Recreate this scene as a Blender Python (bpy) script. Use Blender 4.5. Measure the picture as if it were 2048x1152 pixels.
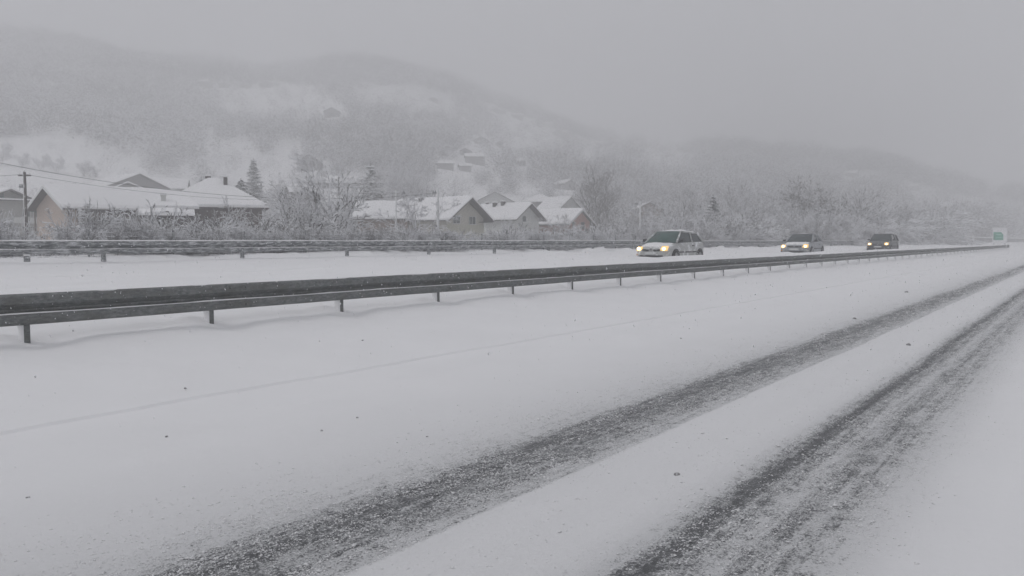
import bpy, math, random
import numpy as np
from mathutils import Vector, Matrix

# ---------------------------------------------------------------- clear
for o in list(bpy.data.objects):
    bpy.data.objects.remove(o)
scene = bpy.context.scene
C = scene.collection
R = math.radians

# ---------------------------------------------------------------- camera
EYE = 1.30
AZ0 = R(35.95)          # azimuth of the view, measured from the road direction (+X)
PITCH = math.atan(94.5 / 1600.0)
F = 1600.0              # focal length in pixels of a 2048 wide picture
fw = Vector((math.cos(AZ0) * math.cos(PITCH), math.sin(AZ0) * math.cos(PITCH), -math.sin(PITCH)))
rt = Vector((math.sin(AZ0), -math.cos(AZ0), 0))
upv = rt.cross(fw)
cam_d = bpy.data.cameras.new('camera')
cam = bpy.data.objects.new('camera', cam_d)
C.objects.link(cam)
cam.matrix_world = Matrix(((rt.x, upv.x, -fw.x, 0), (rt.y, upv.y, -fw.y, 0), (rt.z, upv.z, -fw.z, EYE), (0, 0, 0, 1)))
cam_d.sensor_width = 36
cam_d.lens = 36 * F / 2048
cam_d.clip_start = 0.05
cam_d.clip_end = 6000
scene.camera = cam

# ---------------------------------------------------------------- sky
SUN_EL, SUN_AZ = 52.0, 150.0
world = bpy.data.worlds.new("World")
scene.world = world
world.use_nodes = True
nt = world.node_tree
nt.nodes.clear()
wo = nt.nodes.new('ShaderNodeOutputWorld')
bg = nt.nodes.new('ShaderNodeBackground')
sky = nt.nodes.new('ShaderNodeTexSky')
sky.sky_type = 'NISHITA'
sky.sun_disc = False
sky.sun_elevation = R(SUN_EL)
sky.sun_rotation = R(90 - SUN_AZ)
mx = nt.nodes.new('ShaderNodeMix')
mx.data_type = 'RGBA'
mx.inputs[0].default_value = 0.94           # closed cloud deck in front of the blue sky
mx.inputs[7].default_value = (5.80, 5.86, 6.18, 1)
nt.links.new(sky.outputs[0], mx.inputs[6])
nt.links.new(mx.outputs[2], bg.inputs[0])
bg.inputs[1].default_value = 0.09
nt.links.new(bg.outputs[0], wo.inputs[0])

# ---------------------------------------------------------------- sun (behind the cloud)
sd = bpy.data.lights.new('sun', 'SUN')
sun = bpy.data.objects.new('sun', sd)
C.objects.link(sun)
sd.energy = 1.3
sd.angle = R(20)
sd.color = (1.0, 0.99, 0.985)
dirv = Vector((math.cos(R(SUN_EL)) * math.cos(R(SUN_AZ)), math.cos(R(SUN_EL)) * math.sin(R(SUN_AZ)), math.sin(R(SUN_EL))))
sun.rotation_euler = dirv.to_track_quat('Z', 'Y').to_euler()

scene.view_settings.view_transform = 'Standard'
scene.view_settings.look = 'None'
scene.view_settings.exposure = 0.20
scene.view_settings.gamma = 1.0
scene.render.film_transparent = False
scene.cycles.volume_bounces = 3
scene.cycles.max_bounces = 9
scene.cycles.diffuse_bounces = 6
scene.cycles.use_denoising = True

rng = np.random.default_rng(7)
random.seed(7)

# ---------------------------------------------------------------- placing helpers
def ray(x, y):
    return fw + rt * ((x - 1024) / F) + upv * ((576 - y) / F)

def at(x, y, Z):
    """the point seen at pixel x, y of the photograph at camera depth Z"""
    return Vector((0, 0, EYE)) + ray(x, y) * Z

def atY(x, y, Y):
    d = ray(x, y)
    return Vector((0, 0, EYE)) + d * (Y / d.y)

def proj(X, Y, Zw):
    dz = Zw - EYE
    dep = X * fw.x + Y * fw.y + dz * fw.z
    u = X * rt.x + Y * rt.y
    v = X * upv.x + Y * upv.y + dz * upv.z
    return 1024 + F * u / dep, 576 - F * v / dep, dep

# ---------------------------------------------------------------- value noise
_lat = rng.random((256, 256))

def vnoise(x, y):
    xi = np.floor(x).astype(int); yi = np.floor(y).astype(int)
    fx = x - xi; fy = y - yi
    fx = fx * fx * (3 - 2 * fx); fy = fy * fy * (3 - 2 * fy)
    a = _lat[xi & 255, yi & 255]; b = _lat[(xi + 1) & 255, yi & 255]
    c = _lat[xi & 255, (yi + 1) & 255]; d = _lat[(xi + 1) & 255, (yi + 1) & 255]
    return (a * (1 - fx) + b * fx) * (1 - fy) + (c * (1 - fx) + d * fx) * fy - 0.5

def fbm(x, y, octaves=4, gain=0.5):
    s = 0; a = 1.0
    for k in range(octaves):
        s = s + a * vnoise(x * 2 ** k + 17.3 * k, y * 2 ** k + 9.1 * k)
        a *= gain
    return s

# ---------------------------------------------------------------- materials
def new_mat(name):
    m = bpy.data.materials.new(name)
    m.use_nodes = True
    n = m.node_tree
    return m, n, n.nodes['Principled BSDF']

def N(n, kind, **kw):
    nd = n.nodes.new(kind)
    for k, v in kw.items():
        setattr(nd, k, v)
    return nd

def math_node(n, op, a, b=None, clamp=False):
    nd = N(n, 'ShaderNodeMath', operation=op, use_clamp=clamp)
    for i, v in enumerate((a, b)):
        if v is None:
            continue
        if isinstance(v, (int, float)):
            nd.inputs[i].default_value = v
        else:
            n.links.new(v, nd.inputs[i])
    return nd.outputs[0]

def noise_node(n, vec, scale, detail=4, rough=0.55):
    nd = N(n, 'ShaderNodeTexNoise')
    nd.inputs['Scale'].default_value = scale
    nd.inputs['Detail'].default_value = detail
    nd.inputs['Roughness'].default_value = rough
    if vec is not None:
        n.links.new(vec, nd.inputs['Vector'])
    return nd.outputs['Fac']

def mix_col(n, fac, a, b):
    nd = N(n, 'ShaderNodeMix', data_type='RGBA')
    if isinstance(fac, (int, float)):
        nd.inputs[0].default_value = fac
    else:
        n.links.new(fac, nd.inputs[0])
    for i, v in ((6, a), (7, b)):
        if isinstance(v, tuple):
            nd.inputs[i].default_value = (*v, 1)
        else:
            n.links.new(v, nd.inputs[i])
    return nd.outputs[2]

def ramp(n, fac, stops):
    nd = N(n, 'ShaderNodeValToRGB')
    el = nd.color_ramp.elements
    while len(el) < len(stops):
        el.new(0.5)
    for e, (p, v) in zip(el, sorted(stops)):
        e.position = p
        e.color = (v, v, v, 1)
    n.links.new(fac, nd.inputs[0])
    return nd.outputs[0]

def bump(n, height, strength, dist, bs):
    b = N(n, 'ShaderNodeBump')
    b.inputs['Strength'].default_value = strength
    b.inputs['Distance'].default_value = dist
    n.links.new(height, b.inputs['Height'])
    n.links.new(b.outputs[0], bs.inputs['Normal'])

def simple(name, col, rough=0.7, var=0.15, scale=3.0, metallic=0.0, snow=0.0, snow_scale=20.0):
    """a noise-varied colour; snow adds specks of snow blown on to the surface"""
    m, n, bs = new_mat(name)
    tc = N(n, 'ShaderNodeTexCoord').outputs['Object']
    f = noise_node(n, tc, scale, 5)
    dark = tuple(c * (1 - var) for c in col); light = tuple(min(1, c * (1 + var)) for c in col)
    c = mix_col(n, f, dark, light)
    bs.inputs['Roughness'].default_value = rough
    bs.inputs['Metallic'].default_value = metallic
    if snow > 0:
        g = noise_node(n, tc, snow_scale, 6, 0.7)
        k = ramp(n, g, [(0.62 - snow * 0.3, 0), (0.70 - snow * 0.3, 1)])
        c = mix_col(n, k, c, (0.78, 0.79, 0.81))
        if metallic:
            n.links.new(math_node(n, 'MULTIPLY', math_node(n, 'SUBTRACT', 1.0, k), metallic), bs.inputs['Metallic'])
    n.links.new(c, bs.inputs['Base Color'])
    return m

SNOWC = (0.80, 0.805, 0.825)
M = {}
m, n, bs = new_mat('snow')
tc = N(n, 'ShaderNodeTexCoord').outputs['Object']
n.links.new(mix_col(n, noise_node(n, tc, 0.9, 5), (0.785, 0.783, 0.792), (0.84, 0.838, 0.845)), bs.inputs['Base Color'])
bs.inputs['Roughness'].default_value = 0.75
bs.inputs['Specular IOR Level'].default_value = 0.2
bump(n, noise_node(n, tc, 14, 6, 0.6), 0.35, 0.03, bs)
M['snow'] = m
M['bark'] = simple('bark', (0.115, 0.105, 0.098), 0.9, 0.3, 6)
M['twig_snow'] = simple('twig_snow', (0.80, 0.805, 0.825), 0.85, 0.06, 2)
M['frosted_twig'] = simple('frosted_twig', (0.27, 0.265, 0.265), 0.9, 0.3, 6)
M['far_bark'] = simple('far_bark', (0.085, 0.08, 0.08), 0.95, 0.2, 1)
m, n, bs = new_mat('snowflake')
bs.inputs['Base Color'].default_value = (0.9, 0.9, 0.92, 1); bs.inputs['Roughness'].default_value = 1.0
tl = N(n, 'ShaderNodeBsdfTranslucent'); tl.inputs[0].default_value = (0.95, 0.95, 0.96, 1)
mxs = N(n, 'ShaderNodeMixShader'); mxs.inputs[0].default_value = 0.5
n.links.new(bs.outputs[0], mxs.inputs[1]); n.links.new(tl.outputs[0], mxs.inputs[2])
n.links.new(mxs.outputs[0], n.nodes['Material Output'].inputs['Surface'])
M['snowflake'] = m
M['needles'] = simple('needles', (0.10, 0.115, 0.105), 0.9, 0.3, 6)
M['tile_edge'] = simple('tile_edge', (0.07, 0.06, 0.058), 0.8, 0.3, 8)
M['dark_wood'] = simple('dark_wood', (0.055, 0.05, 0.055), 0.8, 0.3, 5)
M['brick_dark'] = simple('brick_dark', (0.10, 0.075, 0.07), 0.9, 0.3, 5, snow=0.12, snow_scale=3)
M['plaster_beige'] = simple('plaster_beige', (0.44, 0.42, 0.365), 0.9, 0.10, 0.8)
M['plaster_peach'] = simple('plaster_peach', (0.45, 0.375, 0.325), 0.9, 0.08, 0.6)
M['plaster_pink'] = simple('plaster_pink', (0.36, 0.255, 0.23), 0.9, 0.10, 0.6)
M['plaster_red'] = simple('plaster_red', (0.36, 0.19, 0.15), 0.9, 0.15, 1.5)
M['plaster_grey'] = simple('plaster_grey', (0.36, 0.36, 0.34), 0.9, 0.12, 0.8)
M['plaster_white'] = simple('plaster_white', (0.56, 0.57, 0.55), 0.9, 0.08, 0.8)
M['wall_dark'] = simple('wall_dark', (0.17, 0.16, 0.16), 0.9, 0.2, 1.2)
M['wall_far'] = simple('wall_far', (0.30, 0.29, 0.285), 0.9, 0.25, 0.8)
M['wall_brown'] = simple('wall_brown', (0.25, 0.19, 0.16), 0.9, 0.2, 1.2)
M['roof_brown'] = simple('roof_brown', (0.20, 0.13, 0.11), 0.9, 0.2, 1.5, snow=0.25, snow_scale=1.2)
M['glass_dark'] = simple('glass_dark', (0.045, 0.06, 0.06), 0.15, 0.3, 2)
M['white_paint'] = simple('white_paint', (0.62, 0.63, 0.63), 0.5, 0.06, 4)
M['pipe_brown'] = simple('pipe_brown', (0.12, 0.075, 0.06), 0.5, 0.15, 4)
M['teal_paint'] = simple('teal_paint', (0.12, 0.24, 0.22), 0.6, 0.1, 4)
M['timber_pole'] = simple('timber_pole', (0.09, 0.08, 0.075), 0.9, 0.3, 5, snow=0.10, snow_scale=5)
M['concrete_pole'] = simple('concrete_pole', (0.62, 0.63, 0.63), 0.8, 0.08, 4)
M['wire'] = simple('wire', (0.06, 0.06, 0.065), 0.6, 0.1, 3)
M['fence_wire'] = simple('fence_wire', (0.10, 0.10, 0.11), 0.6, 0.1, 3, snow=0.55, snow_scale=9)
M['clod'] = simple('clod', (0.24, 0.235, 0.235), 0.9, 0.35, 60, snow=0.30, snow_scale=90)
m, n, bs = new_mat('snow_plastered_steel')
tc = N(n, 'ShaderNodeTexCoord').outputs['Object']
mp = N(n, 'ShaderNodeMapping'); mp.inputs['Scale'].default_value = (0.3, 1.0, 1.6); n.links.new(tc, mp.inputs[0])
c = mix_col(n, noise_node(n, mp.outputs[0], 9, 5), (0.11, 0.12, 0.125), (0.21, 0.22, 0.225))
k = ramp(n, noise_node(n, mp.outputs[0], 13, 6, 0.75), [(0.47, 0), (0.62, 1)])
c = mix_col(n, math_node(n, 'MULTIPLY', k, 0.75), c, (0.74, 0.75, 0.77))
n.links.new(c, bs.inputs['Base Color']); bs.inputs['Roughness'].default_value = 0.7
M['far_steel'] = m
M['concrete'] = simple('concrete', (0.42, 0.42, 0.42), 0.9, 0.15, 1.5, snow=0.4, snow_scale=3)

# galvanised steel with stains and plastered flakes
m, n, bs = new_mat('galvanised_steel')
tc = N(n, 'ShaderNodeTexCoord').outputs['Object']
mp = N(n, 'ShaderNodeMapping'); mp.inputs['Scale'].default_value = (1.0, 1.0, 2.5); n.links.new(tc, mp.inputs[0])
v = mp.outputs[0]
c = mix_col(n, ramp(n, noise_node(n, v, 16, 8, 0.8), [(0.38, 0), (0.64, 1)]), (0.105, 0.114, 0.118), (0.27, 0.28, 0.275))
st = ramp(n, noise_node(n, v, 4, 5, 0.6), [(0.45, 0), (0.7, 1)])
c = mix_col(n, math_node(n, 'MULTIPLY', st, 0.55), c, (0.10, 0.098, 0.085))
fl = ramp(n, noise_node(n, tc, 85, 2, 0.5), [(0.715, 0), (0.745, 1)])
c = mix_col(n, fl, c, (0.7, 0.71, 0.73))
n.links.new(c, bs.inputs['Base Color'])
bs.inputs['Metallic'].default_value = 0.35
bs.inputs['Roughness'].default_value = 0.55
bump(n, noise_node(n, v, 60, 3), 0.15, 0.004, bs)
M['steel'] = m

# road: snow with two wheel tracks worn down to wet slush, in road coordinates
m, n, bs = new_mat('snowy_road')
tc = N(n, 'ShaderNodeTexCoord').outputs['Object']
sp = N(n, 'ShaderNodeSeparateXYZ'); n.links.new(tc, sp.inputs[0])
ms = N(n, 'ShaderNodeMapping'); ms.inputs['Scale'].default_value = (0.12, 1, 1); n.links.new(tc, ms.inputs[0])
wob = math_node(n, 'MULTIPLY', math_node(n, 'SUBTRACT', noise_node(n, ms.outputs[0], 3.0, 4), 0.5), 0.08)
wob2 = math_node(n, 'MULTIPLY', math_node(n, 'SUBTRACT', noise_node(n, tc, 9.0, 4), 0.5), 0.06)
yy = math_node(n, 'ADD', math_node(n, 'ADD', sp.outputs[1], wob), wob2)
yn = math_node(n, 'DIVIDE', yy, 6.0, clamp=True)
S = [(0.00, 0), (0.30, 0.0), (0.55, 0.10), (0.72, 0.34), (0.84, 0.50), (0.92, 0.62), (0.98, 0.54), (1.05, 0.66), (1.12, 0.55), (1.19, 0.48),
     (1.26, 0.64), (1.32, 0.62), (1.38, 0.86), (1.43, 0.70), (1.49, 0.52), (1.57, 0.24), (1.68, 0.18), (2.05, 0.16), (2.24, 0.22), (2.275, 0.50),
     (2.36, 0.52), (2.46, 0.64), (2.60, 0.68), (2.72, 0.76), (2.86, 0.68), (2.98, 0.44), (3.18, 0.30), (3.6, 0.18), (4.4, 0.06), (5.6, 0.0)]
mask = ramp(n, yn, [(a / 6.0, b) for a, b in S])
g1 = noise_node(n, tc, 75, 6, 0.8)
g2 = noise_node(n, tc, 13, 4, 0.6)
stx = N(n, 'ShaderNodeMapping'); stx.inputs['Scale'].default_value = (0.9, 14, 1); n.links.new(tc, stx.inputs[0])
g3 = noise_node(n, stx.outputs[0], 2.0, 4, 0.6)
g = math_node(n, 'ADD', math_node(n, 'MULTIPLY', g1, 0.62), math_node(n, 'ADD', math_node(n, 'MULTIPLY', g2, 0.20), math_node(n, 'MULTIPLY', g3, 0.18)))
# threshold: where the grain falls under the mask the wet road shows
th = math_node(n, 'ADD', math_node(n, 'MULTIPLY', mask, 0.345), 0.325)
dif = math_node(n, 'MULTIPLY', math_node(n, 'SUBTRACT', th, g), 11.0)
cov = math_node(n, 'ADD', dif, 0.0, clamp=True)
wet = mix_col(n, noise_node(n, tc, 30, 4), (0.055, 0.058, 0.062), (0.14, 0.145, 0.15))
slush = mix_col(n, noise_node(n, tc, 45, 4), (0.50, 0.505, 0.51), (0.70, 0.705, 0.715))
clean = mix_col(n, noise_node(n, tc, 1.1, 6), (0.78, 0.778, 0.786), (0.845, 0.842, 0.85))
mk = math_node(n, 'MULTIPLY', mask, 1.5, clamp=True)
top = mix_col(n, mk, clean, slush)
colr = mix_col(n, cov, top, wet)
# fine dirt specks on the clean snow of this carriageway
d = ramp(n, noise_node(n, tc, 38, 3, 0.6), [(0.27, 1), (0.31, 0)])
near = ramp(n, yn, [(0.0, 0.25), (0.2, 0.7), (0.6, 0.8), (0.93, 0.35), (0.96, 0.0)])
colr = mix_col(n, math_node(n, 'MULTIPLY', math_node(n, 'MULTIPLY', d, near), 0.28), colr, (0.3, 0.3, 0.3))
n.links.new(colr, bs.inputs['Base Color'])
rgh = math_node(n, 'SUBTRACT', 0.8, math_node(n, 'MULTIPLY', cov, 0.45))
n.links.new(rgh, bs.inputs['Roughness'])
bs.inputs['Specular IOR Level'].default_value = 0.3
bump(n, math_node(n, 'ADD', math_node(n, 'MULTIPLY', g, math_node(n, 'ADD', mk, 0.30)), math_node(n, 'MULTIPLY', noise_node(n, tc, 7, 5), 0.3)), 0.6, 0.03, bs)
M['road'] = m

# ---------------------------------------------------------------- mesh helpers
class MB:
    def __init__(s):
        s.v = []; s.f = []; s.m = []

    def add(s, vs, fs, mi=0):
        b = len(s.v)
        s.v += [tuple(p) for p in vs]
        s.f += [tuple(b + i for i in f) for f in fs]
        s.m += [mi] * len(fs)

    def box(s, x0, x1, y0, y1, z0, z1, mi=0):
        s.add([(x0, y0, z0), (x1, y0, z0), (x1, y1, z0), (x0, y1, z0), (x0, y0, z1), (x1, y0, z1), (x1, y1, z1), (x0, y1, z1)],
              [(0, 3, 2, 1), (4, 5, 6, 7), (0, 1, 5, 4), (1, 2, 6, 5), (2, 3, 7, 6), (3, 0, 4, 7)], mi)

    def tube(s, p0, p1, r0, r1=None, k=8, mi=0, cap=True):
        p0 = Vector(p0); p1 = Vector(p1); r1 = r0 if r1 is None else r1
        d = (p1 - p0).normalized()
        a = d.cross(Vector((0, 0, 1)))
        a = a.normalized() if a.length > 1e-4 else Vector((1, 0, 0))
        b = d.cross(a)
        vs = []
        for p, r in ((p0, r0), (p1, r1)):
            for i in range(k):
                t = 2 * math.pi * i / k
                vs.append(p + a * (r * math.cos(t)) + b * (r * math.sin(t)))
        fs = [(i, (i + 1) % k, k + (i + 1) % k, k + i) for i in range(k)]
        if cap:
            fs += [tuple(range(k))[::-1], tuple(range(k, 2 * k))]
        s.add(vs, fs, mi)

    def path(s, pts, r, k=6, mi=0):
        for a, b in zip(pts[:-1], pts[1:]):
            s.tube(a, b, r, r, k, mi, True)

    def build(s, name, mats, parent=None, smooth=False, bevel=0.0, subsurf=0):
        me = bpy.data.meshes.new(name)
        me.from_pydata(s.v, [], s.f)
        if not isinstance(mats, (list, tuple)):
            mats = [mats]
        for q in mats:
            me.materials.append(q)
        if len(mats) > 1:
            me.polygons.foreach_set('material_index', s.m)
        if smooth:
            me.polygons.foreach_set('use_smooth', [True] * len(me.polygons))
        me.update()
        o = bpy.data.objects.new(name, me)
        C.objects.link(o)
        if parent is not None:
            o.parent = parent
        if bevel:
            b = o.modifiers.new('bevel', 'BEVEL'); b.width = bevel; b.segments = 2; b.limit_method = 'ANGLE'
        if subsurf:
            b = o.modifiers.new('sub', 'SUBSURF'); b.levels = subsurf; b.render_levels = subsurf
        return o

def np_mesh(name, verts, faces, mats, midx=None, smooth=False, parent=None):
    """verts (n,3) and quads or triangles (m,k) as arrays"""
    me = bpy.data.meshes.new(name)
    k = faces.shape[1]
    me.vertices.add(len(verts)); me.vertices.foreach_set('co', np.ascontiguousarray(verts, dtype=np.float32).ravel())
    me.loops.add(faces.size); me.loops.foreach_set('vertex_index', np.ascontiguousarray(faces, dtype=np.int32).ravel())
    me.polygons.add(len(faces))
    me.polygons.foreach_set('loop_start', np.arange(0, faces.size, k, dtype=np.int32))
    me.polygons.foreach_set('loop_total', np.full(len(faces), k, dtype=np.int32))
    for q in mats:
        me.materials.append(q)
    if midx is not None:
        me.polygons.foreach_set('material_index', np.ascontiguousarray(midx, dtype=np.int32))
    if smooth:
        me.polygons.foreach_set('use_smooth', np.ones(len(faces), dtype=bool))
    me.update(calc_edges=True)
    o = bpy.data.objects.new(name, me)
    C.objects.link(o)
    if parent is not None:
        o.parent = parent
    return o

def tag(o, label=None, cat=None, group=None, kind=None):
    if label: o['label'] = label
    if cat: o['category'] = cat
    if group: o['group'] = group
    if kind: o['kind'] = kind
    return o

def empty(name, loc=(0, 0, 0), rz=0.0, label=None, cat=None, group=None):
    o = bpy.data.objects.new(name, None)
    C.objects.link(o)
    o.location = loc
    o.rotation_euler = (0, 0, rz)
    return tag(o, label, cat, group)

def copy_tree(o, parent=None):
    c = o.copy()
    C.objects.link(c)
    if parent is not None:
        c.parent = parent
    for ch in list(o.children):
        copy_tree(ch, c)
    return c

# ================================================================ TERRAIN
SKYX = [-900, -400, 0, 200, 400, 520, 600, 700, 800, 900, 1000, 1100, 1200, 1300, 1400, 1500, 1600, 1700, 1850, 2048, 2400, 3000]
SKYH = [420, 420, 410, 385, 345, 335, 338, 348, 336, 298, 262, 240, 216, 196, 190, 182, 170, 152, 138, 126, 105, 85]
R0, R1 = 125.0, 620.0

def terrain(X, Y):
    X = np.asarray(X, float); Y = np.asarray(Y, float)
    r = np.hypot(X, Y)
    az = np.arctan2(Y, X)
    rel = np.clip(AZ0 - az, -1.1, 1.1)
    rel = np.where(az < -1.2, 1.1, rel)
    x = 1024 + F * np.tan(rel)
    Hs = np.interp(x, SKYX, SKYH) / F * R1 * np.cos(rel)
    t = np.clip((r - R0) / (R1 - R0), 0, 1)
    hill = (Hs + 2.5) * (0.30 * t + 0.70 * t ** 1.35) * np.clip((Y + 60) / 160, 0, 1)
    over = np.clip((r - R1) / 500, 0, 1)
    hill = hill * (1 - 0.25 * over)
    hill = hill + t * 14 * fbm(X / 90, Y / 90, 4) + t * 2.0 * fbm(X / 14, Y / 14, 3)
    h = -2.5 + hill + 0.25 * fbm(X / 7, Y / 7, 3)
    # embankment that carries the motorway
    e = np.clip((Y - 23.4) / 6.0, 0, 1); e = e * e * (3 - 2 * e)
    e2 = np.clip((-10 - Y) / 14, 0, 1); e2 = e2 * e2 * (3 - 2 * e2)
    k = np.maximum(e, e2)
    bank = np.where(Y > 20.8, np.clip((Y - 20.8) / 1.2, 0, 1) * 0.77 + 0.10 + 0.12 * fbm(X / 1.6, Y / 1.2, 3), -0.6)
    fade = np.clip((r - 480) / 140, 0, 1) * (Y > 60)
    return bank * (1 - k) + h * k

rs = np.concatenate([[0.5], 6 * (1.0 + 0.018) ** np.arange(0, 298)])
rs = rs[rs < 1150]
azs = np.concatenate([np.arange(-180, -5, 5.0), np.arange(-5, 75, 0.5), np.arange(75, 180, 5.0)])
azs = np.radians(azs)
RR, AA = np.meshgrid(rs, azs, indexing='ij')
TX, TY = RR * np.cos(AA), RR * np.sin(AA)
TZ = terrain(TX, TY)
nr, na = TX.shape
ids = np.arange(nr * na).reshape(nr, na)
nxt = np.roll(ids, -1, axis=1)
q = np.stack([ids[:-1], ids[1:], nxt[1:], nxt[:-1]], -1).reshape(-1, 4)
gnd = np_mesh('ground', np.stack([TX, TY, TZ], -1).reshape(-1, 3), q, [M['snow']], smooth=True)
tag(gnd, 'snow covered fields and wooded hillside beyond the motorway', kind='structure')

# ================================================================ ROAD
POSTX = np.arange(3.54 - 2.04 * 5, 116, 2.04)
PROF_Y = [-12, -2, 0.4, 0.8, 0.95, 1.30, 1.50, 1.62, 2.1, 2.23, 2.29, 2.9, 3.1, 4, 5.63, 5.65, 7, 7.8, 8.4, 9.0, 9.8, 11, 12.2, 13.0, 13.55, 13.85, 16.0, 16.4, 17.2, 18.4, 19.2, 19.9, 20.6, 21.3, 21.9, 22.0]
PROF_Z = [0.12, 0.09, 0.07, 0.05, 0.03, 0.012, 0.015, 0.045, 0.05, 0.045, 0.02, 0.015, 0.035, 0.045, 0.058, 0.078, 0.16, 0.25, 0.33, 0.38, 0.44, 0.56, 0.63, 0.675, 0.69, 0.36, 0.36, 0.58, 0.55, 0.60, 0.74, 0.80, 0.76, 0.55, 0.15, -0.3]

def lane_c(X):
    return np.interp(X, [0, 33, 50, 70, 120, 400], [15.7, 15.3, 14.4, 13.8, 13.6, 13.6])

def road_z(X, Y):
    X = np.asarray(X, float); Y = np.asarray(Y, float)
    s = np.clip((Y - 10.5) / 2.2, 0, 1) * np.clip((19.0 - Y) / 2.2, 0, 1)
    Yp = Y - (lane_c(X) - 15.3) * s
    edge = 0.05 * fbm(X / 0.7, Y * 0 + 3, 3) * ((Y > 5.2) & (Y < 6.2))
    z = np.interp(Yp + edge, PROF_Y, PROF_Z)
    zs_ = sum(np.interp(Yp + k_, PROF_Y, PROF_Z) for k_ in (-0.36, -0.24, -0.12, 0, 0.12, 0.24, 0.36)) / 7
    z = np.where((Y > 6.3) & (Y < 13.0), zs_, z)
    wv = 0.10 * fbm(X / 6, Y * 0 + 5, 3)
    for yc_, dp_, wd_ in ((3.95, 0.010, 0.16), (5.05, 0.008, 0.14), (1.85, 0.006, 0.10), (11.3, 0.035, 0.10), (12.7, 0.030, 0.12), (10.2, 0.02, 0.12)):
        z = z - dp_ * (1 + 1.4 * fbm(X / 3.1, Y * 0 + yc_, 3)) * np.exp(-((Y - yc_ + wv) / wd_) ** 2)
    far = np.clip((Y - 11) / 3, 0, 1)
    z = z + far * 0.0011 * np.clip(X - 30, 0, 60)
    deep = np.clip((Y - 5.6) / 1.5, 0, 1) * np.clip((21 - Y) / 1, 0, 1)
    z = z + deep * (0.055 * fbm(X / 2.6, Y / 1.1, 3) + 0.012 * fbm(X / 0.3, Y / 0.3, 3))
    calm = np.clip((5.6 - Y) / 0.4, 0, 1)
    z = z + calm * (0.02 * fbm(X / 1.7, Y / 0.5, 3))
    m1 = np.clip(1 - np.abs(Y - 2.6) / 0.55, 0, 1) + np.clip(1 - np.abs(Y - 1.2) / 0.6, 0, 1)
    z = z + (0.010 * m1 + 0.002) * fbm(X / 0.045, Y / 0.03, 3, 0.7) * (Y < 5.6)
    # ruts inside the lane the cars use
    lr = Y - lane_c(X)
    rut = np.exp(-((np.abs(lr) - 0.75) / 0.14) ** 2)
    z = z - 0.035 * rut * far
    # ploughed lumps at the far barrier
    b = np.exp(-((Y - 19.3) / 0.45) ** 2) * np.clip((X - 24) / 6, 0, 1) * np.clip((75 - X) / 15, 0, 1)
    z = z + b * np.clip(fbm(X / 0.9, Y / 0.7, 4) + 0.10, 0, 1) * 0.42
    # drift and hollow at each post of the near barrier
    band = (Y > 7.4) & (Y < 9.4)
    if band.any():
        px = POSTX[np.clip(np.searchsorted(POSTX, X[band]), 0, len(POSTX) - 1)]
        px2 = POSTX[np.clip(np.searchsorted(POSTX, X[band]) - 1, 0, len(POSTX) - 1)]
        dz = 0
        for p_ in (px, px2):
            dz = dz + 0.07 * np.exp(-(((X[band] - p_ + 0.16) / 0.20) ** 2 + ((Y[band] - 8.62) / 0.20) ** 2))
            dz = dz - 0.05 * np.exp(-(((X[band] - p_ - 0.10) / 0.34) ** 2 + ((Y[band] - 8.30) / 0.36) ** 2))
        z[band] += dz
    return z

xs = [-14.0]
while xs[-1] < 430:
    x_ = xs[-1]
    xs.append(x_ + (0.25 if x_ < 0 else max(0.028, 0.0105 * x_)))
xs = np.array(xs)
ys = np.concatenate([np.arange(-12, 0.3, 0.8), np.arange(0.3, 3.4, 0.026), np.arange(3.4, 5.5, 0.055), np.arange(5.5, 5.8, 0.01), np.arange(5.8, 9.4, 0.055), np.arange(9.4, 22.05, 0.11)])
GX, GY = np.meshgrid(xs, ys, indexing='ij')
GZ = road_z(GX, GY)
a_, b_ = GX.shape
ids = np.arange(a_ * b_).reshape(a_, b_)
q = np.stack([ids[:-1, :-1], ids[1:, :-1], ids[1:, 1:], ids[:-1, 1:]], -1).reshape(-1, 4)
rd = np_mesh('road', np.stack([GX, GY, GZ], -1).reshape(-1, 3), q, [M['road']], smooth=True)
tag(rd, 'snow covered dual carriageway with two slushy wheel tracks', kind='structure')

# ================================================================ NEAR GUARDRAIL
NRY = 8.45
NTOP = 0.785
PROFILE = [(0.0, -0.004), (-0.030, 0.0), (-0.052, -0.018), (-0.058, -0.055), (-0.054, -0.098), (-0.020, -0.128), (0.004, -0.152), (0.004, -0.176),
           (-0.030, -0.190), (-0.052, -0.204), (-0.060, -0.232), (-0.058, -0.280), (-0.034, -0.306), (-0.006, -0.310)]

def beam(name, mat, parent, x0, x1, Y, top, seg=4.06, bend=0.003):
    mb = MB()
    prof = PROFILE + [(y + 0.006, z) for y, z in PROFILE[::-1]]
    k = len(prof)
    xsb = np.arange(x0, x1 + 0.01, seg / 4)
    for i, x in enumerate(xsb):
        off = bend * math.sin(x * 0.9) + 0.002 * math.sin(x * 2.3 + 1)
        for (y, z) in prof:
            mb.v.append((x, Y + y + off, top + z + off * 0.6))
    for i in range(len(xsb) - 1):
        for j in range(k):
            mb.f.append((i * k + j, (i + 1) * k + j, (i + 1) * k + (j + 1) % k, i * k + (j + 1) % k)); mb.m.append(0)
    mb.f.append(tuple(range(k))); mb.m.append(0)
    mb.f.append(tuple(range((len(xsb) - 1) * k, len(xsb) * k))[::-1]); mb.m.append(0)
    return mb.build(name, mat, parent)

nr_ = empty('guardrail', (0, 0, 0), 0, 'weathered steel guardrail of the median crossing the whole picture beside the wheel tracks', 'guardrail')
nb = beam('rail_beam', M['steel'], nr_, POSTX[0] - 0.6, 115.2, NRY, NTOP)
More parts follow.
